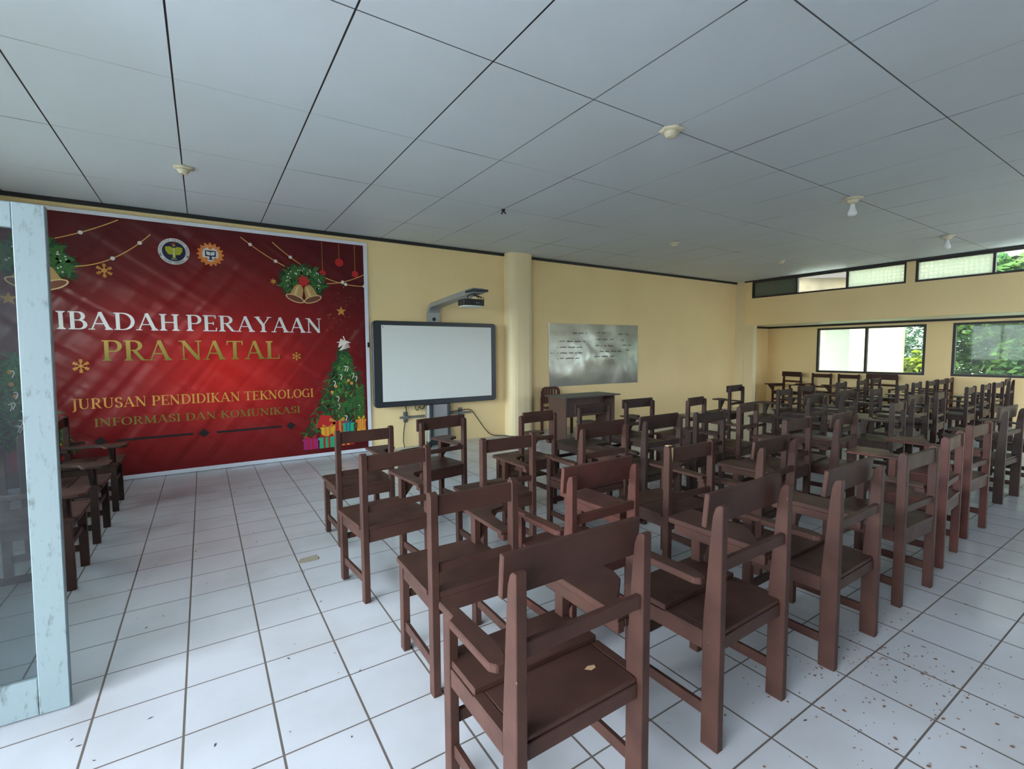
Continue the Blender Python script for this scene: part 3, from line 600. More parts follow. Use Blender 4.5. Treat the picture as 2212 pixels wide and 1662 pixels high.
cable('cable', 'thin black cable drooping from the right wall rail and along the floor', [(3.21, 6.79, 0.47), (3.40, 6.79, 0.492), (3.60, 6.80, 0.49), (3.72, 6.81, 0.36), (3.90, 6.81, 0.12), (4.02, 6.80, 0.03), (4.2, 6.76, 0.009), (4.32, 6.56, 0.009), (4.6, 6.56, 0.009), (4.86, 6.74, 0.009)])
cable('cable', 'small curly cable loop under the whiteboard frame', [(2.66, 6.79, 0.63), (2.67, 6.79, 0.56), (2.70, 6.79, 0.55), (2.72, 6.79, 0.60), (2.75, 6.79, 0.57), (2.79, 6.79, 0.57), (2.81, 6.79, 0.63)], 0.006)
tag(box(1.975, 2.0, YF-0.035, YF-0.0255, 1.50, 1.57).build('switch_box', M['black']), 'small black box at the right edge of the red banner', 'switch')

# ------------------------------------------------------------------ lettering: serif strokes on a cap height of 1
def arc(cx, cy, rx, ry, a0, a1, n=12):
    return [(cx+rx*math.cos(math.radians(a0+(a1-a0)*k/n)), cy+ry*math.sin(math.radians(a0+(a1-a0)*k/n))) for k in range(n+1)]
T0, T1 = 0.055, 0.165
def serif(x, z, w=0.17): return ('s', x, z, w)
G = {   # advance width, strokes: ('v', pts, t) fixed thickness, ('c', pts) thickness follows direction, ('s', ...) serif
 'I': (0.40, [('v', [(0.2, 0), (0.2, 1)], T1), serif(0.2, 0), serif(0.2, 1)]),
 'B': (0.78, [('v', [(0.2, 0), (0.2, 1)], T1), ('c', [(0.2, 0.97)]+arc(0.42, 0.745, 0.20, 0.225, 90, -90)+[(0.2, 0.52)]), ('c', [(0.2, 0.52)]+arc(0.44, 0.275, 0.25, 0.245, 90, -90)+[(0.2, 0.03)]), ('v', [(0.04, 0.97), (0.3, 0.97)], T0), ('v', [(0.04, 0.03), (0.3, 0.03)], T0)]),
 'A': (0.95, [('v', [(0.12, 0.0), (0.46, 1.0)], 0.06), ('v', [(0.80, 0.0), (0.46, 1.0)], T1), ('v', [(0.24, 0.34), (0.68, 0.34)], T0), serif(0.12, 0, 0.13), serif(0.80, 0, 0.16)]),
 'D': (0.92, [('v', [(0.2, 0), (0.2, 1)], T1), ('c', [(0.2, 0.97)]+arc(0.40, 0.5, 0.42, 0.47, 90, -90, 16)+[(0.2, 0.03)]), ('v', [(0.04, 0.97), (0.3, 0.97)], T0), ('v', [(0.04, 0.03), (0.3, 0.03)], T0)]),
 'H': (0.96, [('v', [(0.2, 0), (0.2, 1)], T1), ('v', [(0.76, 0), (0.76, 1)], T1), ('v', [(0.2, 0.5), (0.76, 0.5)], T0), serif(0.2, 0), serif(0.2, 1), serif(0.76, 0), serif(0.76, 1)]),
 'P': (0.76, [('v', [(0.2, 0), (0.2, 1)], T1), ('c', [(0.2, 0.97)]+arc(0.44, 0.715, 0.24, 0.255, 90, -90)+[(0.2, 0.46)]), ('v', [(0.04, 0.97), (0.3, 0.97)], T0), serif(0.2, 0)]),
 'E': (0.74, [('v', [(0.2, 0), (0.2, 1)], T1), ('v', [(0.04, 0.97), (0.64, 0.97)], T0), ('v', [(0.2, 0.5), (0.54, 0.5)], T0), ('v', [(0.04, 0.03), (0.68, 0.03)], T0), ('v', [(0.64, 1.0), (0.64, 0.80)], T0), ('v', [(0.68, 0), (0.68, 0.22)], T0), ('v', [(0.54, 0.6), (0.54, 0.4)], T0)]),
 'F': (0.70, [('v', [(0.2, 0), (0.2, 1)], T1), ('v', [(0.04, 0.97), (0.64, 0.97)], T0), ('v', [(0.2, 0.5), (0.54, 0.5)], T0), ('v', [(0.64, 1.0), (0.64, 0.80)], T0), ('v', [(0.54, 0.6), (0.54, 0.4)], T0), serif(0.2, 0)]),
 'R': (0.88, [('v', [(0.2, 0), (0.2, 1)], T1), ('c', [(0.2, 0.97)]+arc(0.42, 0.74, 0.23, 0.23, 90, -90)+[(0.2, 0.51)]), ('v', [(0.42, 0.50), (0.72, 0.04)], 0.14), ('v', [(0.68, 0.03), (0.88, 0.03)], T0), ('v', [(0.04, 0.97), (0.3, 0.97)], T0), serif(0.2, 0)]),
 'Y': (0.86, [('v', [(0.10, 1), (0.44, 0.44)], T1), ('v', [(0.76, 1), (0.44, 0.44)], 0.06), ('v', [(0.44, 0.48), (0.44, 0)], T1), serif(0.44, 0), serif(0.12, 1, 0.15), serif(0.76, 1, 0.13)]),
 'N': (0.96, [('v', [(0.16, 0), (0.16, 1)], 0.06), ('v', [(0.14, 0.98), (0.78, 0.02)], T1), ('v', [(0.78, 0), (0.78, 1)], 0.06), serif(0.16, 0, 0.13), serif(0.10, 1, 0.13), serif(0.78, 1, 0.13)]),
 'T': (0.80, [('v', [(0.4, 0), (0.4, 1)], T1), ('v', [(0.05, 0.97), (0.75, 0.97)], T0), ('v', [(0.06, 1.0), (0.06, 0.78)], T0), ('v', [(0.74, 1.0), (0.74, 0.78)], T0), serif(0.4, 0)]),
 'L': (0.72, [('v', [(0.2, 0), (0.2, 1)], T1), ('v', [(0.04, 0.03), (0.66, 0.03)], T0), ('v', [(0.66, 0), (0.66, 0.25)], T0), serif(0.2, 1)]),
 'J': (0.50, [('c', [(0.30, 1)]+[(0.30, 0.1)]+arc(0.14, 0.02, 0.16, 0.22, 0, -110, 8)), serif(0.30, 1)]),
 'U': (0.92, [('c', [(0.2, 1), (0.2, 0.34)]+arc(0.47, 0.32, 0.27, 0.29, 180, 270, 8)), ('v', arc(0.47, 0.32, 0.27, 0.29, 270, 360, 8)+[(0.74, 1)], 0.065), serif(0.2, 1), serif(0.74, 1, 0.13)]),
 'S': (0.66, [('c', arc(0.33, 0.745, 0.21, 0.225, 20, 270, 14)+arc(0.33, 0.265, 0.23, 0.24, 90, -165, 14)[1:]), ('v', [(0.54, 0.98), (0.54, 0.74)], T0), ('v', [(0.10, 0.02), (0.10, 0.26)], T0)]),
 'K': (0.90, [('v', [(0.2, 0), (0.2, 1)], T1), ('v', [(0.72, 0.98), (0.24, 0.46)], 0.06), ('v', [(0.36, 0.60), (0.76, 0.02)], T1), serif(0.2, 0), serif(0.2, 1), serif(0.72, 1, 0.13), serif(0.78, 0, 0.14)]),
 'O': (0.94, [('c', arc(0.47, 0.5, 0.37, 0.47, 0, 360, 26))]),
 'G': (0.92, [('c', arc(0.47, 0.5, 0.37, 0.47, 42, 330, 22)), ('v', [(0.76, 0.02), (0.76, 0.44)], 0.13), ('v', [(0.60, 0.45), (0.90, 0.45)], T0)]),
 'M': (1.12, [('v', [(0.16, 0), (0.18, 1)], 0.06), ('v', [(0.18, 0.98), (0.54, 0.05)], T1), ('v', [(0.54, 0.05), (0.90, 0.98)], 0.06), ('v', [(0.92, 0), (0.92, 1)], T1), serif(0.16, 0, 0.13), serif(0.12, 1, 0.13), serif(0.92, 0), serif(0.96, 1, 0.14)]),
 'V': (0.90, [('v', [(0.10, 1), (0.44, 0)], T1), ('v', [(0.78, 1), (0.44, 0)], 0.06), serif(0.10, 1, 0.15), serif(0.78, 1, 0.13)]),
 '1': (0.45, [('v', [(0.25, 0), (0.25, 1)], 0.14), ('v', [(0.08, 0.8), (0.25, 0.97)], 0.08)]), '9': (0.7, [('c', arc(0.33, 0.7, 0.22, 0.26, 0, 360, 16)), ('c', [(0.55, 0.7), (0.5, 0.3), (0.3, 0.02)])]),
 '5': (0.7, [('v', [(0.55, 0.95), (0.18, 0.95)], 0.09), ('v', [(0.18, 0.95), (0.15, 0.55)], 0.09), ('c', [(0.15, 0.55)]+arc(0.32, 0.32, 0.24, 0.29, 80, -140, 12))]),
}
def ribbon(pts, t, fix):
    """quads of a stroke"""
    P = [Vector(p) for p in pts]; L_, R_ = [], []
    for i, p in enumerate(P):
        d = P[min(i+1, len(P)-1)]-P[max(i-1, 0)]
        if d.length < 1e-6: d = Vector((0, 1))
        d.normalize(); w = (t if fix else T0+(T1-T0)*abs(d.y)**1.5)/2; nn = Vector((-d.y, d.x))
        L_.append(p+nn*w); R_.append(p-nn*w)
    return [(L_[i], L_[i+1], R_[i+1], R_[i]) for i in range(len(P)-1)]
def glyph(c):
    q = []
    for s in G[c][1]:
        if s[0] == 's':
            _, x, z, w = s; up = 1 if z == 0 else -1
            q += [(Vector((x-w, z)), Vector((x+w, z)), Vector((x+w, z+up*0.05)), Vector((x-w, z+up*0.05)))]
            q += [(Vector((x-w*0.8, z+up*0.05)), Vector((x+w*0.8, z+up*0.05)), Vector((x+0.07, z+up*0.13)), Vector((x-0.07, z+up*0.13)))] if w > 0.15 else []
        elif s[0] == 'v': q += ribbon(s[1], s[2], True)
        else: q += ribbon(s[1], 0, False)
    return q
def text_quads(txt, space=0.42):
    out = []; x = 0
    for c in txt:
        if c == ' ': x += space; continue
        out += [[Vector((p.x+x, p.y)) for p in q] for q in glyph(c)]; x += G[c][0]+0.03
    return out, x
def put_text(mb, txt, x0, x1, z0, z1, y, space=0.42):
    q, w = text_quads(txt, space)
    for f in q: mb.quad([(x0+p.x*(x1-x0)/w, y, z0+p.y*(z1-z0)) for p in f][::-1])

# ------------------------------------------------------------------ the red banner
BX0, BX1, BZ0, BZ1 = -1.95, 1.95, 0.055, 2.925
BYp = YF-0.024
def banner_base(name, colfn=None, col=None, rough=0.5, bump=0.04):
    """vinyl with the creases every printed part shares"""
    m = mat(name, col or (0.3, 0.02, 0.02), rough, 0.32); nt, b, N, K = nodes_of(m)
    ge = N('NewGeometry')
    def crease(sc, rot, dist, lo, hi):
        mp = N('Mapping'); mp.vector_type = 'TEXTURE'; mp.inputs['Scale'].default_value = (1/sc[0], 1, 1/sc[2]); mp.inputs['Rotation'].default_value = (0, math.radians(rot), 0); K(ge.outputs['Position'], mp.inputs[0])
        n = N('TexNoise'); n.inputs['Scale'].default_value = 1; n.inputs['Detail'].default_value = 0.6; n.inputs['Distortion'].default_value = dist; K(mp.outputs[0], n.inputs['Vector'])
        return n.outputs[0]
    a = crease((0.5, 1, 5.4), 34, 0.5, 0, 1); c = crease((0.45, 1, 7.0), -52, 0.4, 0, 1); d = crease((0.5, 1, 2.0), 4, 0.6, 0, 1)
    h = math_n(nt, 'ADD', math_n(nt, 'ADD', a, math_n(nt, 'MULTIPLY', c, 0.6)), math_n(nt, 'MULTIPLY', d, 0.5))
    bp = N('Bump'); bp.inputs['Strength'].default_value = bump; bp.inputs['Distance'].default_value = 0.10; K(h, bp.inputs['Height']); K(bp.outputs[0], b.inputs['Normal'])
    if colfn: colfn(nt, b, N, K, ge)
    return m
def red_print(nt, b, N, K, ge):
    mp = N('Mapping'); mp.inputs['Location'].default_value = (-0.25, 0, -1.22); K(ge.outputs['Position'], mp.inputs[0])
    sp = N('SeparateXYZ'); K(mp.outputs[0], sp.inputs[0])
    r = math_n(nt, 'SQRT', math_n(nt, 'ADD', math_n(nt, 'POWER', math_n(nt, 'ABSOLUTE', math_n(nt, 'MULTIPLY', sp.outputs[0], 0.85)), 2), math_n(nt, 'POWER', math_n(nt, 'ABSOLUTE', sp.outputs[2]), 2)))
    cr = N('ValToRGB'); e = cr.color_ramp.elements; e[0].position = 0.0; e[0].color = (0.52, 0.018, 0.014, 1); e[1].position = 1.0; e[1].color = (0.085, 0.0075, 0.010, 1)
    x = cr.color_ramp.elements.new(0.45); x.color = (0.22, 0.011, 0.012, 1)
    K(math_n(nt, 'DIVIDE', r, 1.75), cr.inputs[0]); K(cr.outputs[0], b.inputs['Base Color'])
def gold_print(nt, b, N, K, ge):
    sp = N('SeparateXYZ'); K(ge.outputs['Position'], sp.inputs[0]); r = N('MapRange'); r.inputs[1].default_value = 1.35; r.inputs[2].default_value = 1.59; K(sp.outputs[2], r.inputs[0])
    cr = N('ValToRGB'); e = cr.color_ramp.elements; e[0].color = (0.17, 0.15, 0.02, 1); e[1].color = (0.42, 0.27, 0.06, 1); K(r.outputs[0], cr.inputs[0]); K(cr.outputs[0], b.inputs['Base Color'])
bm_red = banner_base('red printed vinyl', red_print, rough=0.28, bump=0.42)
PM = {k: banner_base('print '+k, col=c) for k, c in dict(white=(0.62, 0.60, 0.60), gold=(0.50, 0.24, 0.045), olive=(0.16, 0.13, 0.02), goldline=(0.62, 0.36, 0.10), green=(0.012, 0.055, 0.02), green2=(0.04, 0.13, 0.03), green3=(0.12, 0.24, 0.04),
      bell=(0.45, 0.27, 0.10), bell2=(0.62, 0.45, 0.22), bell3=(0.16, 0.05, 0.03), black=(0.012, 0.010, 0.012), navy=(0.012, 0.014, 0.05), eagle=(0.36, 0.36, 0.02), orange=(0.66, 0.20, 0.04), redb=(0.45, 0.02, 0.02), magenta=(0.36, 0.02, 0.16), teal=(0.03, 0.36, 0.18), blue=(0.02, 0.14, 0.30), yellow=(0.70, 0.38, 0.03), pale=(0.75, 0.68, 0.62), dark=(0.05, 0.012, 0.012)).items()}
PM['goldgrad'] = banner_base('print goldgrad', gold_print)
ban = thing('christmas_banner', 'large red Christmas prayer banner with white and gold lettering on the front wall', 'banner', (0, 0, 0))
ban.location = (0, YF, 0)
LAYER = [0]
def printed(name, mb, k, lay, label=None):
    o = mb.build(name, PM[k] if isinstance(k, str) else k, None); o.parent = ban
    for v in o.data.vertices: v.co.y = BYp-YF-0.0006*lay-0.0008
    for p in o.data.polygons:
        for vi in p.vertices: o.data.vertices[vi].co.y -= 0.00004*(p.index % 11)
        if p.normal.y > 0: p.flip()
    if label: o['label'] = label
    return o
fab = MB(); nx, nz = 52, 38; g_ = [[fab.bm.verts.new((BX0+(BX1-BX0)*i/nx, BYp-YF, BZ0+(BZ1-BZ0)*j/nz)) for j in range(nz+1)] for i in range(nx+1)]
for i in range(nx):
    for j in range(nz): fab.bm.faces.new((g_[i][j], g_[i+1][j], g_[i+1][j+1], g_[i][j+1]))
fo = fab.build('vinyl_sheet', bm_red, ban); fo.data.update()
sm = fo.modifiers.new('sheet', 'SOLIDIFY'); sm.thickness = 0.002; sm.offset = 1 if fo.data.polygons[0].normal.y < 0 else -1
sm.offset = -1
fr = MB().box(BX0-0.06, BX1+0.055, -0.0235, -0.001, BZ1, BZ1+0.045, bev=0.003).box(BX0-0.06, BX1+0.055, -0.0245, -0.001, 0.004, BZ0, bev=0.003)
fr.box(BX1, BX1+0.055, -0.0235, -0.001, BZ0, BZ1, bev=0.003).box(BX0-0.06, BX0, -0.0235, -0.001, BZ0, BZ1, bev=0.003)
fr.build('white_border', M['white_frame'], ban)
q = MB(); put_text(q, 'IBADAH PERAYAAN', -1.285, 1.375, 1.697, 1.888, 0, 0.22); printed('lettering', q, 'white', 2, 'white serif lettering')
q = MB(); put_text(q, 'PRA NATAL', -0.935, 0.848, 1.355, 1.582, 0, 0.30); printed('lettering', q, 'goldgrad', 2, 'gold serif lettering')
q = MB(); put_text(q, 'JURUSAN PENDIDIKAN TEKNOLOGI', -1.212, 1.235, 0.835, 0.948, 0, 0.36); printed('lettering', q, 'gold', 2, 'golden serif lettering')
q = MB(); put_text(q, 'INFORMASI DAN KOMUNIKASI', -1.035, 1.062, 0.632, 0.722, 0, 0.40); printed('lettering', q, 'olive', 2, 'olive serif lettering')
def poly(mb, pts): mb.quad([(p[0], 0, p[1]) for p in pts])
def disc(mb, x, z, r, n=24, sq=1.0): poly(mb, [(x+r*math.cos(2*math.pi*k/n), z+sq*r*math.sin(2*math.pi*k/n)) for k in range(n)])
def strip2(mb, pts, w):
    P = [Vector(p) for p in pts]
    for a, b in zip(P, P[1:]):
        d = (b-a).normalized(); n = Vector((-d.y, d.x))*w/2; poly(mb, [a+n, b+n, b-n, a-n])
q = MB()
for x0, x1 in ((-1.72, -1.12), (-0.86, -0.14), (0.10, 0.825)): strip2(q, [(x0, 0.462), (x1, 0.467)], 0.026)
for x in (-0.99, -0.03, 0.936): poly(q, [(x-0.055, 0.466), (x, 0.412), (x+0.055, 0.466), (x, 0.520)])
printed('divider', q, 'black', 2)
# light strings
q = MB(); q2 = MB()
def sagging(x0, z0, x1, z1, sag, bulbs):
    pts = [(x0+(x1-x0)*k/16, z0+(z1-z0)*k/16-4*sag*(k/16)*(1-k/16)) for k in range(17)]; strip2(q, pts, 0.010)
    for u in bulbs:
        disc(q2, x0+(x1-x0)*u, z0+(z1-z0)*u-4*sag*u*(1-u), 0.021, 14)
sagging(-1.16, 2.36, -0.44, 2.78, 0.10, (0.0, 0.52, 0.86)); sagging(-1.30, 2.62, -0.72, 2.90, 0.02, (0.45,)); sagging(-1.90, 2.5, -1.30, 2.62, 0.10, (0.4,))
sagging(0.45, 2.86, 1.30, 2.42, 0.06, (0.12, 0.45)); sagging(0.80, 2.84, 1.95, 2.36, 0.14, (0.18, 0.46, 0.78, 1.0)); sagging(1.30, 2.36, 1.95, 2.52, 0.05, (0.1, 0.55))
printed('light_string', q, 'goldline', 1); printed('string_bulbs', q2, 'white', 2)
def star(mb, x, z, r, n=5, inner=0.42, rot=90):
    poly_pts = [(x+(r if k % 2 == 0 else r*inner)*math.cos(math.radians(rot+180*k/n)), z+(r if k % 2 == 0 else r*inner)*math.sin(math.radians(rot+180*k/n))) for k in range(2*n)]
    for k in range(2*n): poly(mb, [(x, z), poly_pts[k], poly_pts[(k+1) % (2*n)]])
def flake(mb, x, z, r):
    for k in range(6):
        a = math.radians(60*k+30); c, s = math.cos(a), math.sin(a); strip2(mb, [(x, z), (x+r*c, z+r*s)], r*0.14)
        for u in (0.5, 0.75):
            for da in (-50, 50):
                a2 = a+math.radians(da); strip2(mb, [(x+u*r*c, z+u*r*s), (x+u*r*c+0.28*r*math.cos(a2), z+u*r*s+0.28*r*math.sin(a2))], r*0.12)
for f_, a_ in ((star, (1.626, 1.998, 0.07)), (star, (-0.863, 2.34, 0.05, 6, 0.4)), (star, (0.797, 2.345, 0.045, 6, 0.4)), (star, (-1.62, 1.998, 0.07))):
    q = MB(); f_(q, *a_); printed('gold_star', q, 'gold', 2)
for a_ in ((-1.108, 1.303, 0.075), (1.037, 1.384, 0.055), (-0.863, 2.34, 0.075)):
    q = MB(); flake(q, *a_); printed('gold_snowflake', q, 'gold', 3)
q = MB()
for k in range(26):
    a = rnd.uniform(0, 6.28); rr = rnd.uniform(0.08, 0.4); disc(q, 1.63+rr*math.cos(a)*0.8, 2.05+rr*math.sin(a), rnd.uniform(0.003, 0.007), 6)
printed('gold_sparkles', q, 'gold', 2)['kind'] = 'stuff'
# wreath with two bells, once on each side
def leaf2(mb, x, z, a, l, w):
    c, s = math.cos(a), math.sin(a); poly(mb, [(x, z), (x+l*0.5*c-w*s, z+l*0.5*s+w*c), (x+l*c, z+l*s), (x+l*0.5*c+w*s, z+l*0.5*s-w*c)])
def wreath(cx, cz, s):
    l1, l2, l3, wd = MB(), MB(), MB(), MB()
    for k in range(420):
        a = rnd.uniform(-25, 205); ra = math.radians(a); rr = rnd.uniform(0.13, 0.25)*s
        leaf2((l1, l2, l1)[k % 3], cx+rr*math.cos(ra), cz+rr*math.sin(ra)*0.85, rnd.uniform(0, 6.28), 0.10*s, 0.014*s)
    for k in range(26):
        ra = math.radians(rnd.uniform(-25, 205)); rr = rnd.uniform(0.14, 0.24)*s; disc(wd, cx+rr*math.cos(ra), cz+rr*math.sin(ra)*0.85, 0.008*s, 8)
    printed('wreath_leaves', l1, 'green', 2); printed('wreath_leaves', l2, 'green2', 3); printed('wreath_berries', wd, 'white', 4)
    b1, b2, b3 = MB(), MB(), MB()
    for dx, tilt in ((-0.075, -0.35), (0.075, 0.35)):
        def tr(px, pz): return (cx+dx*s+(px*math.cos(tilt)-pz*math.sin(tilt))*s, cz-0.10*s+(px*math.sin(tilt)+pz*math.cos(tilt))*s)
        body = [(-0.115, -0.10), (-0.075, -0.055), (-0.06, 0.04), (-0.035, 0.085), (0, 0.10), (0.035, 0.085), (0.06, 0.04), (0.075, -0.055), (0.115, -0.10)]
        poly(b1, [tr(*p) for p in body]); poly(b2, [tr(*p) for p in [(-0.035, -0.05), (-0.03, 0.05), (-0.005, 0.08), (0.0, -0.05)]])
        el = lambda r1, r2, n=18: [tr(r1*math.cos(2*math.pi*k/n), -0.10+r2*math.sin(2*math.pi*k/n)) for k in range(n)]
        poly(b2, el(0.118, 0.045)); poly(b3, el(0.104, 0.034)); e = tr(0.0, -0.12); disc(b1, e[0], e[1], 0.014*s, 10)
    o1 = printed('bells', b1, 'bell', 5); printed('bell_rims', b2, 'bell2', 6); printed('bell_mouths', b3, 'bell3', 7)
    b4 = MB()
    for k in range(7): leaf2(b4, cx, cz+0.04*s, k*0.9, 0.09*s, 0.022*s)
    printed('poinsettia', b4, 'redb', 8)
wreath(1.155, 2.335, 1.0); wreath(-1.40, 2.37, 1.10)
# hanging red baubles at the top right
q = MB(); q2 = MB()
for x, z, r in ((1.62, 2.66, 0.055), (1.83, 2.52, 0.045), (1.40, 2.50, 0.04)):
    disc(q, x, z, r); strip2(q2, [(x, z+r), (x, 2.915)], 0.004)
printed('baubles', q, 'redb', 2); printed('bauble_threads', q2, 'goldline', 1)
# spruce tree with lights and gifts, once on each side
def spruce(cx, base, top, half, flip=1, seed=3):
    rr = random.Random(seed); l = [MB(), MB(), MB()]; li = MB(); orn = MB(); can = MB()
    n = 1100
    for k in range(n):
        z = base+(top-base)*(k/n)**1.25; w = half*(1-(z-base)/(top-base))+0.015
        x = cx+rr.uniform(-1, 1)*w; x = min(x, 1.935); x = max(x, -1.935)
        a = math.radians(rr.uniform(200, 340)) if rr.random() < 0.8 else rr.uniform(0, 6.28)
        if -1.90 < x < 1.87: leaf2(l[rr.choice((0, 0, 0, 1))], x, z, a, 0.11, 0.010)
    for k in range(34):
        z = base+0.05+(top-base-0.08)*rr.random()**1.3; w = half*0.9*(1-(z-base)/(top-base)); x = min(max(cx+rr.uniform(-1, 1)*w, -1.88), 1.88)
        star(li, x, z, 0.032, 4, 0.22)
    for k in range(6):
        z = base+0.05+(top-base-0.2)*rr.random(); w = half*0.8*(1-(z-base)/(top-base)); x = min(max(cx+rr.uniform(-1, 1)*w, -1.88), 1.88); disc(orn, x, z, 0.022, 12)
    for k in range(11):
        z = base+0.1+(top-base-0.3)*rr.random(); w = half*0.8*(1-(z-base)/(top-base)); x = min(max(cx+rr.uniform(-1, 1)*w, -1.86), 1.86)
        strip2(can, [(x, z), (x+0.02, z+0.05), (x+0.01, z+0.072), (x-0.012, z+0.068)], 0.009)
    printed('spruce_needles', l[0], 'green', 2); printed('spruce_needles', l[1], 'green2', 3); printed('tree_lights', li, 'green3', 4); printed('ornaments', orn, 'gold', 5); printed('candy_canes', can, 'pale', 6)
spruce(1.64, 0.34, 1.46, 0.52, seed=3); spruce(-1.62, 0.42, 1.42, 0.42, seed=5)
q = MB()
for k in range(70):    # bright pine branch at the right edge
    a = math.radians(rnd.uniform(120, 240)); leaf2(q, 1.93-0.02*rnd.random(), rnd.uniform(0.50, 0.98), a, rnd.uniform(0.08, 0.22), 0.005)
for k in range(60):
    u = rnd.random(); x = 1.92-0.34*u; z = 0.78-0.10*u
    leaf2(q, x, z, math.radians(rnd.uniform(140, 260)), 0.12, 0.005)
printed('pine_branch', q, 'green2', 7)
q = MB()
for k in range(10):    # white scribbled tree topper
    x = 1.575+0.014*k; strip2(q, [(x, 1.50+0.008*k), (x+0.035, 1.62-0.006*k)], 0.012)
for k in range(5): strip2(q, [(1.585+0.01*k, 1.46+0.012*k), (1.73-0.01*k, 1.51+0.02*k)], 0.010)
strip2(q, [(1.64, 1.655), (1.67, 1.585)], 0.014); strip2(q, [(1.555, 1.57), (1.71, 1.585)], 0.010)
printed('tree_topper', q, 'pale', 5)
def gift(x, z, w, h, c, rb, lay):
    a = MB(); poly(a, [(x, z), (x+w, z), (x+w*0.98, z+h*0.78), (x+w*0.02, z+h*0.78)]); poly(a, [(x-w*0.05, z+h*0.78), (x+w*1.05, z+h*0.78), (x+w*1.05, z+h), (x-w*0.05, z+h)]); printed('gift_box', a, c, lay)
    b = MB()
    for u in (0.32, 0.62): strip2(b, [(x+w*u, z), (x+w*u, z+h)], w*0.12)
    for s_ in (-1, 1): poly(b, [(x+w*0.48, z+h), (x+w*0.48+s_*w*0.35, z+h*1.32), (x+w*0.48+s_*w*0.42, z+h*1.08)])
    printed('gift_ribbon', b, rb, lay+1)
gift(1.40, 0.27, 0.26, 0.20, 'redb', 'gold', 8); gift(1.80, 0.31, 0.12, 0.17, 'orange', 'yellow', 8); gift(1.60, 0.32, 0.15, 0.12, 'teal', 'blue', 10); gift(1.78, 0.16, 0.15, 0.15, 'redb', 'yellow', 12)
gift(1.31, 0.28, 0.18, 0.13, 'yellow', 'orange', 12); gift(1.08, 0.12, 0.19, 0.15, 'magenta', 'redb', 14); gift(1.28, 0.12, 0.21, 0.15, 'teal', 'redb', 16); gift(1.53, 0.13, 0.22, 0.12, 'redb', 'yellow', 14)
a = MB(); poly(a, [(1.24, 0.40), (1.52, 0.44), (1.44, 0.56), (1.31, 0.58)]); printed('gift_box', a, 'redb', 9)
gift(-1.50, 0.30, 0.22, 0.15, 'redb', 'yellow', 8); gift(-1.82, 0.22, 0.24, 0.20, 'magenta', 'redb', 8)
# round emblems
def ring_text(mb, txt, cx, cz, r, a0, a1, h, inward=False):
    for i, c in enumerate(txt):
        if c == ' ': continue
        a = math.radians(a0+(a1-a0)*i/(len(txt)-1)); 
        if inward: ux, uz, rx, rz = math.cos(a), math.sin(a), -math.sin(a), math.cos(a); base = r+h; sgn = -1
        else: ux, uz, rx, rz = math.cos(a), math.sin(a), math.sin(a), -math.cos(a); base = r; sgn = 1
        for f in glyph(c):
            pts = []
            for p in f:
                t_ = (p.x-G[c][0]/2)*h*0.78; v = base+sgn*p.y*h; pts.append((cx+ux*v+rx*t_, cz+uz*v+rz*t_))
            poly(mb, pts)
ex, ez = -0.23, 2.612
a = MB(); disc(a, ex, ez, 0.150, 40); printed('emblem_ring', a, 'white', 2); a = MB(); disc(a, ex, ez, 0.113, 36); printed('emblem_disc', a, 'navy', 3)
a = MB(); ring_text(a, 'UNIVERSITAS NEGERI MANADO', ex, ez, 0.119, 205, -25, 0.024); ring_text(a, 'UNIMA TONDANO', ex, ez, 0.119, 226, 314, 0.024, True)
star(a, ex-0.131, ez-0.05, 0.013); star(a, ex+0.131, ez-0.05, 0.013)
printed('emblem_text', a, 'black', 4)
a = MB()
for s_ in (-1, 1):     # bird with raised wings
    poly(a, [(ex, ez+0.035), (ex+s_*0.035, ez+0.055), (ex+s_*0.082, ez+0.048), (ex+s_*0.080, ez+0.005), (ex+s_*0.055, ez-0.035), (ex+s_*0.020, ez-0.040), (ex, ez-0.045)])
poly(a, [(ex-0.012, ez-0.04), (ex+0.012, ez-0.04), (ex+0.018, ez-0.078), (ex-0.018, ez-0.078)]); star(a, ex, ez+0.068, 0.020)
printed('emblem_bird', a, 'eagle', 4)
a = MB(); disc(a, ex, ez+0.092, 0.012, 10); poly(a, [(ex-0.03, ez+0.082), (ex+0.03, ez+0.082), (ex, ez+0.10)]); printed('emblem_crest', a, 'redb', 5)
a = MB(); strip2(a, [(ex, ez+0.04), (ex, ez-0.06)], 0.010); put_text(a, '1955', ex-0.030, ex+0.030, ez-0.098, ez-0.083, 0); printed('emblem_mark', a, 'white', 5)
ex, ez = 0.128, 2.615
a = MB(); disc(a, ex, ez, 0.118, 40)
for k in range(16):
    an = 2*math.pi*k/16; c, s_ = math.cos(an), math.sin(an)
    poly(a, [(ex+0.112*c-0.014*s_, ez+0.112*s_+0.014*c), (ex+0.138*c-0.010*s_, ez+0.138*s_+0.010*c), (ex+0.138*c+0.010*s_, ez+0.138*s_-0.010*c), (ex+0.112*c+0.014*s_, ez+0.112*s_-0.014*c)])
printed('gear_emblem', a, 'orange', 2)
a = MB(); disc(a, ex, ez, 0.084, 34); printed('gear_disc', a, 'white', 3)
a = MB(); poly(a, [(ex-0.055, ez-0.025), (ex+0.055, ez-0.025), (ex+0.055, ez+0.045), (ex-0.055, ez+0.045)]); poly(a, [(ex-0.012, ez-0.062), (ex+0.012, ez-0.062), (ex+0.012, ez-0.025), (ex-0.012, ez-0.025)]); poly(a, [(ex-0.035, ez-0.066), (ex+0.035, ez-0.066), (ex+0.035, ez-0.058), (ex-0.035, ez-0.058)]); printed('monitor_icon', a, 'navy', 4)
a = MB()
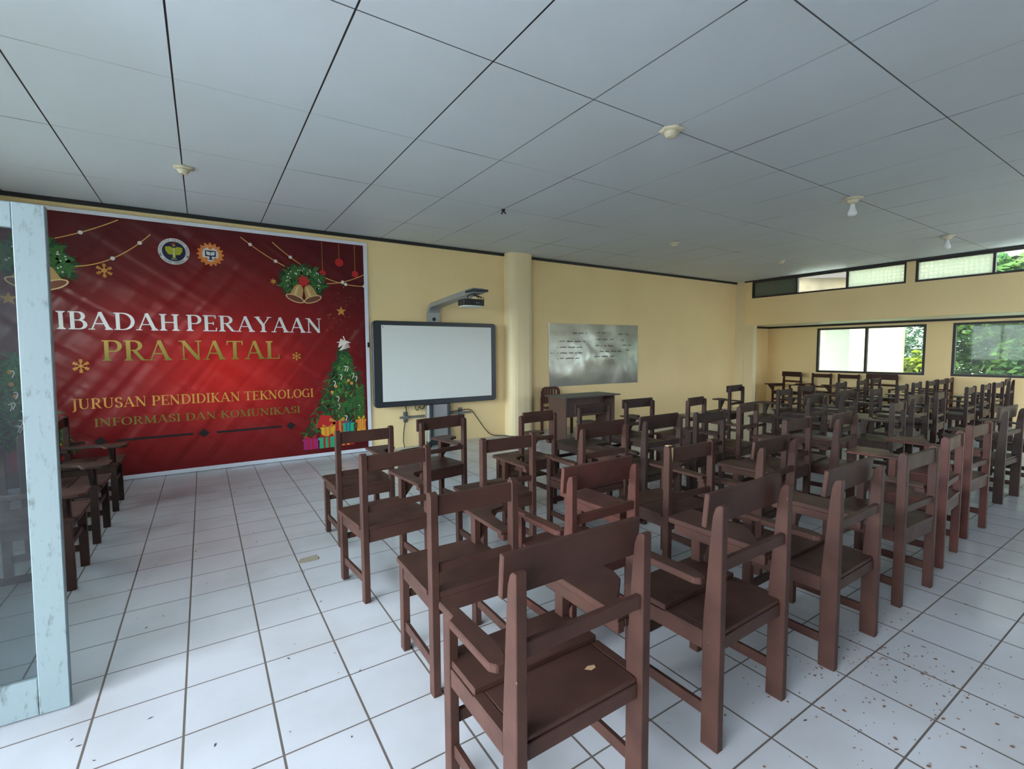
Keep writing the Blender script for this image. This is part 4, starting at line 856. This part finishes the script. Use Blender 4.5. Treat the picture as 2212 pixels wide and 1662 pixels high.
for s_ in (-1, 1): poly(a, [(ex+s_*0.003, ez-0.014), (ex+s_*0.042, ez-0.006), (ex+s_*0.042, ez+0.034), (ex+s_*0.003, ez+0.026)])
printed('book_icon', a, 'white', 5)
a = MB(); disc(a, ex-0.050, ez-0.058, 0.022, 14); disc(a, ex+0.050, ez-0.058, 0.022, 14); disc(a, ex, ez+0.074, 0.022, 5); printed('gear_badges', a, 'orange', 6)
a = MB(); ring_text(a, 'TEKNOLOGI', ex, ez, 0.090, 150, 30, 0.017); printed('gear_text', a, 'pale', 7)

# ------------------------------------------------------------------ dented whiteboard with handwriting
wbm = mat('glossy dented whiteboard', (0.36, 0.37, 0.35), 0.16, 0.8); nt, b, N, K = nodes_of(wbm)
ge = N('NewGeometry'); n_ = N('TexNoise'); n_.inputs['Scale'].default_value = 1.5; n_.inputs['Detail'].default_value = 1.0; n_.inputs['Distortion'].default_value = 0.2; K(ge.outputs['Position'], n_.inputs['Vector'])
bp = N('Bump'); bp.inputs['Strength'].default_value = 0.9; bp.inputs['Distance'].default_value = 0.05; K(n_.outputs[0], bp.inputs['Height']); K(bp.outputs[0], b.inputs['Normal'])
n2 = N('TexNoise'); n2.inputs['Scale'].default_value = 7; n2.inputs['Detail'].default_value = 6; K(ge.outputs['Position'], n2.inputs['Vector']); K(math_n(nt, 'ADD', math_n(nt, 'MULTIPLY', n2.outputs[0], 0.30), 0.03), b.inputs['Roughness'])
mx = N('Mix'); mx.data_type = 'RGBA'; mx.inputs[6].default_value = (0.42, 0.43, 0.41, 1); mx.inputs[7].default_value = (0.27, 0.275, 0.25, 1); K(n2.outputs[0], mx.inputs[0]); K(mx.outputs[2], b.inputs['Base Color'])
b.inputs['Metallic'].default_value = 0.45
wbd = thing('whiteboard', 'grey glossy dented whiteboard with faint handwriting above the teacher desk', 'whiteboard', (5.235, YF, 0.775))
sh = MB(); pts = [(0.02, 0.0), (2.30, -0.005), (2.315, 1.17), (0, 1.16)]
sh.prism([(0.02, 0.0), (1.1, 0.004), (2.315, -0.006), (2.312, 0.6), (2.305, 1.165), (1.2, 1.160), (0.0, 1.155), (0.004, 0.5)], 'y', -0.014, -0.001, bev=0.002)
sh.build('board_panel', wbm, wbd)
hw_ = MB(); mk = mat('faded black marker', (0.03, 0.03, 0.03), 0.6)
def scribble(x0, z, words, size):
    x = x0
    for wl_ in words:
        P = [(x, z)]
        for k in range(wl_*2):
            x += size*0.30; P.append((x, z+(size*0.5 if k % 2 else -size*0.35)*rnd.uniform(0.3, 1.1)))
        strip2(hw_, P, 0.008); x += size*1.1
for x0, z, words in ((0.55, 0.985, (5, 6, 2)), (1.17, 1.0, (4, 5)), (0.24, 0.83, (6, 7, 8, 3)), (0.19, 0.72, (1, 7, 8, 6)), (0.19, 0.615, (1, 8, 5, 2, 5)), (0.20, 0.515, (1, 4, 9, 5)), (1.14, 0.87, (6, 7, 5)), (1.14, 0.75, (4, 2, 3, 7)), (1.24, 0.64, (5, 5, 7, 5)), (1.10, 0.54, (7, 8, 6)), (1.72, 0.98, (8, 5)), (1.80, 0.86, (5,)), (1.85, 0.76, (6, 4)), (1.95, 0.66, (5,)), (0.04, 0.615, (2,))):
    scribble(x0, z, words, 0.036)
o = hw_.build('handwriting', mk, wbd)
for v in o.data.vertices: v.co.y = -0.0146
for p in o.data.polygons:
    if p.normal.y > 0: p.flip()

# ------------------------------------------------------------------ ceiling lamp holders
def holder(x, y, label, bulb=False, small=1.0, grp='ceiling lamp holders'):
    t = thing('lamp_holder', label, 'lamp holder', (x, y, H), rnd.uniform(0, 6), grp)
    MB().lathe([(0.075*small, -0.001), (0.080*small, -0.008), (0.066*small, -0.016), (0.050*small, -0.020)], 24, wob=(6, 0.10)).build('ceiling_rose', M['cream_plastic'], t)
    MB().lathe([(0.048*small, -0.0205), (0.050*small, -0.032), (0.040*small, -0.034), (0.042*small, -0.044), (0.032*small, -0.046), (0.034*small, -0.056), (0.022*small, -0.058)], 20).build('socket', M['cream_plastic'], t)
    if bulb: MB().lathe([(0.016, -0.059), (0.024, -0.075), (0.026, -0.105), (0.036, -0.130), (0.044, -0.155), (0.042, -0.175), (0.028, -0.190), (0.008, -0.195)], 20).build('bulb', M['bulb'], t)
holder(-0.075, 5.17, 'empty cream lamp holder on the ceiling above the red banner', small=0.95)
holder(2.985, 2.405, 'empty cream lamp holder nearest the camera at a ceiling joint', small=1.05)
holder(5.99, 2.405, 'cream lamp holder with a white bulb hanging from the ceiling', True, 1.15)
holder(6.09, 4.82, 'small cream lamp holder on the ceiling in front of the dented whiteboard', small=1.0)
holder(9.02, 4.75, 'faint lamp holder on the ceiling near the far corner column', small=0.9)
holder(9.15, 2.44, 'lamp holder with faint bulb on the ceiling near the clerestory windows', True, 1.1)
t = thing('wire_stub', 'dark stub of wires hanging from the ceiling above the projector', 'wire', (2.975, 4.74, H))
MB().tube([(0, 0, 0), (0.01, 0, -0.03), (0.035, 0, -0.045)], 0.008, 6).build('wire', M['cable'], t)
MB().tube([(0, 0, 0), (-0.01, 0, -0.03), (-0.02, 0.01, -0.055)], 0.010, 6).build('wire', M['cable'], t)
MB().box(-0.018, 0.018, -0.012, 0.012, -0.02, 0.0).build('connector', M['black'], t)

# ------------------------------------------------------------------ things on the floor
sp_ = MB().prism([(0, 0.01), (0.03, 0.075), (0.135, 0.085), (0.128, 0.06), (0.142, 0.045), (0.13, 0.005), (0.05, 0.0)], 'z', 0.0005, 0.004)
o = tag(sp_.build('cardboard_scrap', M['cardboard']), 'torn grey brown cardboard scrap on the tiles left of the chairs', 'scrap'); o.location = (0.475, 3.41, 0)
db = MB(); r2 = random.Random(21)
for k in range(250):
    if k < 200: x = r2.gauss(2.42, 0.33); y = r2.gauss(0.78, 0.20)-0.10*(x-2.4)
    else: x = r2.uniform(1.6, 3.2); y = r2.uniform(0.35, 1.3)
    if abs(x-2.3) > 1.0: continue
    l = r2.choice((0.002, 0.003, 0.003, 0.005, 0.008)); a = r2.uniform(0, 6.28); w_ = l*r2.uniform(0.3, 0.8)
    m4 = Matrix.Translation((x, y, 0.0)) @ Matrix.Rotation(a, 4, 'Z')
    db.prism([(-l, 0), (-l*0.3, w_), (l*0.8, w_*0.6), (l, -w_*0.4), (0, -w_)], 'z', 0.0004, 0.0012+0.002*r2.random(), mtx=m4)
for k in range(4):
    x = r2.gauss(2.62, 0.14); y = r2.gauss(0.80, 0.06); a = r2.uniform(0, 3.14)
    db.tube([(x, y, 0.003), (x+0.02*math.cos(a), y+0.02*math.sin(a), 0.005), (x+0.035*math.cos(a+0.6), y+0.035*math.sin(a+0.6), 0.003)], 0.0018, 5)
o = db.build('debris', M['debris']); tag(o, 'scattered dry brown debris on the tiles at the lower right', 'debris', kind='stuff')
db = MB()
for k in range(70):
    x = r2.uniform(-0.5, 0.55) if k < 45 else r2.uniform(1.5, 4.4); y = r2.uniform(1.4, 5.8) if k < 45 else r2.uniform(0.25, 0.85); l = r2.choice((0.004, 0.006, 0.010)); a = r2.uniform(0, 6.28)
    db.prism([(-l, 0), (0, l*0.35), (l, 0), (0, -l*0.3)], 'z', 0.0004, 0.0014, mtx=Matrix.Translation((x, y, 0)) @ Matrix.Rotation(a, 4, 'Z'))
o = db.build('specks', M['debris_dark']); tag(o, 'small dark specks spread over the white floor tiles', 'debris', kind='stuff')

# ------------------------------------------------------------------ outside the windows
tag(box(XB+0.15, 60, -30, 40, -0.3, -0.15).build('ground', M['ground']), 'grassy ground outside the right windows', 'ground')['kind'] = 'structure'
tag(MB().box(-30, XL-0.2, -30, 40, -0.3, -0.10).box(XL-0.2, XB+0.15, -30, YB-0.15, -0.3, -0.10).build('yard', M['porch']), 'ground outside the doorway on the left', 'ground')['kind'] = 'structure'
nb = thing('neighbour_building', 'bright cream building outside the left of the far windows', 'building', (0, 0, 0))
MB().box(15.6, 15.72, 4.95, 6.20, -0.15, 3.6).build('wall', M['outwall'], nb)
MB().box(16.6, 16.8, 6.20, 12.0, -0.15, 3.6).build('wall', M['outwall'], nb)
MB().box(16.54, 16.6, 6.50, 7.25, 0.1, 2.25).build('door_panel', M['outshade'], nb)
MB().box(16.54, 16.6, 7.55, 8.30, 0.1, 2.25).build('door_panel', M['outshade'], nb)
MB().box(15.0, 17.2, 6.4, 12.0, 2.9, 3.0).build('canopy', M['outwall'], nb)
MB().box(14.6, 17.4, 5.6, 12.0, 3.62, 3.95).build('fascia', M['roof'], nb)
MB().box(14.9, 15.0, 5.9, 12.0, 3.0, 3.6).build('stained_panel', M['stain'], nb)
MB().prism([(5.6, 3.30), (5.6, 3.62), (6.95, 3.62), (6.95, 3.45)], 'x', 14.45, 14.5).build('eave_board', M['eave'], nb)
def bush(name, x, y, z0, rx, ry, rz, n, m, label, grp, seed, size=0.10, trunk=True, dy=0.0):
    rr = random.Random(seed); t = thing(name, label, 'tree' if trunk else 'bush', (x, y, -0.15), 0, grp)
    mb = MB(); bm = mb.bm
    blobs = [(rr.uniform(-.6, .6)*rx, rr.uniform(-.6, .6)*ry, rr.uniform(-.6, .6)*rz, rr.uniform(0.35, 0.6)) for _ in range(14)]
    for k in range(n):
        b_ = blobs[k % len(blobs)]; d = Vector((rr.gauss(0, 1), rr.gauss(0, 1), rr.gauss(0, 1))).normalized()*(rr.random()**0.4)
        c = Vector((b_[0]+d.x*rx*b_[3], dy+b_[1]+d.y*ry*b_[3], z0+b_[2]+d.z*rz*b_[3]))
        if c.z < 0.05: continue
        u = Vector((rr.gauss(0, 1), rr.gauss(0, 1), rr.gauss(0, 0.5))).normalized(); v = u.cross(Vector((rr.gauss(0, 1), rr.gauss(0, 1), rr.gauss(0, 1)))).normalized()
        s_ = size*rr.uniform(0.6, 1.4)
        vs = [bm.verts.new(c+p) for p in (-u*s_, v*s_*0.42, u*s_, -v*s_*0.42)]; bm.faces.new(vs)
    mb.build('foliage', m, t)
    tb = MB()
    if trunk: tb.tube([(0, 0, 0), (0.05, 0.03, z0*0.4), (0, 0, z0)], 0.09, 8)
    for k in range(5):
        a = rr.uniform(0, 6.28); tb.tube([(0, 0, z0*0.25), (math.cos(a)*rx*0.1, dy*0.2+math.sin(a)*ry*0.1, z0*0.8), (math.cos(a)*rx*0.6, dy+math.sin(a)*ry*0.6, z0*1.1)], 0.03, 6)
    tb.build('trunk', M['trunk'], t)
TG = 'trees outside the far windows'
bush('leafy_tree', 20.5, 3.2, 1.9, 1.9, 3.2, 1.9, 16000, M['leaf'], 'large green tree filling the right far window', TG, 1, 0.11)
bush('leafy_tree', 25.0, 1.8, 1.9, 1.2, 2.9, 2.1, 8000, M['leaf_b'], 'dark hedge like tree behind the large green tree', TG, 9, 0.17)
bush('leafy_tree', 29.5, 10.3, 1.7, 1.9, 2.2, 2.2, 3600, M['leaf_b'], 'dark blue green bush tree between the far windows', TG, 2, 0.13)
bush('yellow_bush', 18.7, 5.75, 0.75, 0.5, 0.55, 0.75, 900, M['leaf_y'], 'yellow green bush beside the cream building', None, 3, 0.10, False)
bush('leafy_tree', 25.5, -10.0, 2.2, 3.0, 3.2, 2.6, 3600, M['leaf'], 'green tree further right outside the far windows', TG, 4, 0.18)
bush('leafy_tree', 27.5, 13.2, 1.8, 2.0, 3.2, 2.0, 2600, M['leaf_b'], 'dark tree far behind the cream building', TG, 5, 0.16)
bush('leafy_tree', 16.4, 4.43, 3.35, 0.8, 1.5, 0.6, 1500, M['leaf'], 'green tree crown seen through the open clerestory pane', TG, 6, 0.14, True, -1.25)
# a hedge and trees outside the doorway
bush('leafy_tree', -12.0, -5.0, 2.4, 2.4, 3.0, 2.0, 2600, M['leaf_b'], 'green tree in the yard outside the left doorway', 'trees in the yard', 7, 0.2)
bush('leafy_tree', -3.0, -12.0, 2.4, 3.4, 2.2, 2.2, 2600, M['leaf'], 'green tree in the yard behind the camera', 'trees in the yard', 8, 0.2)
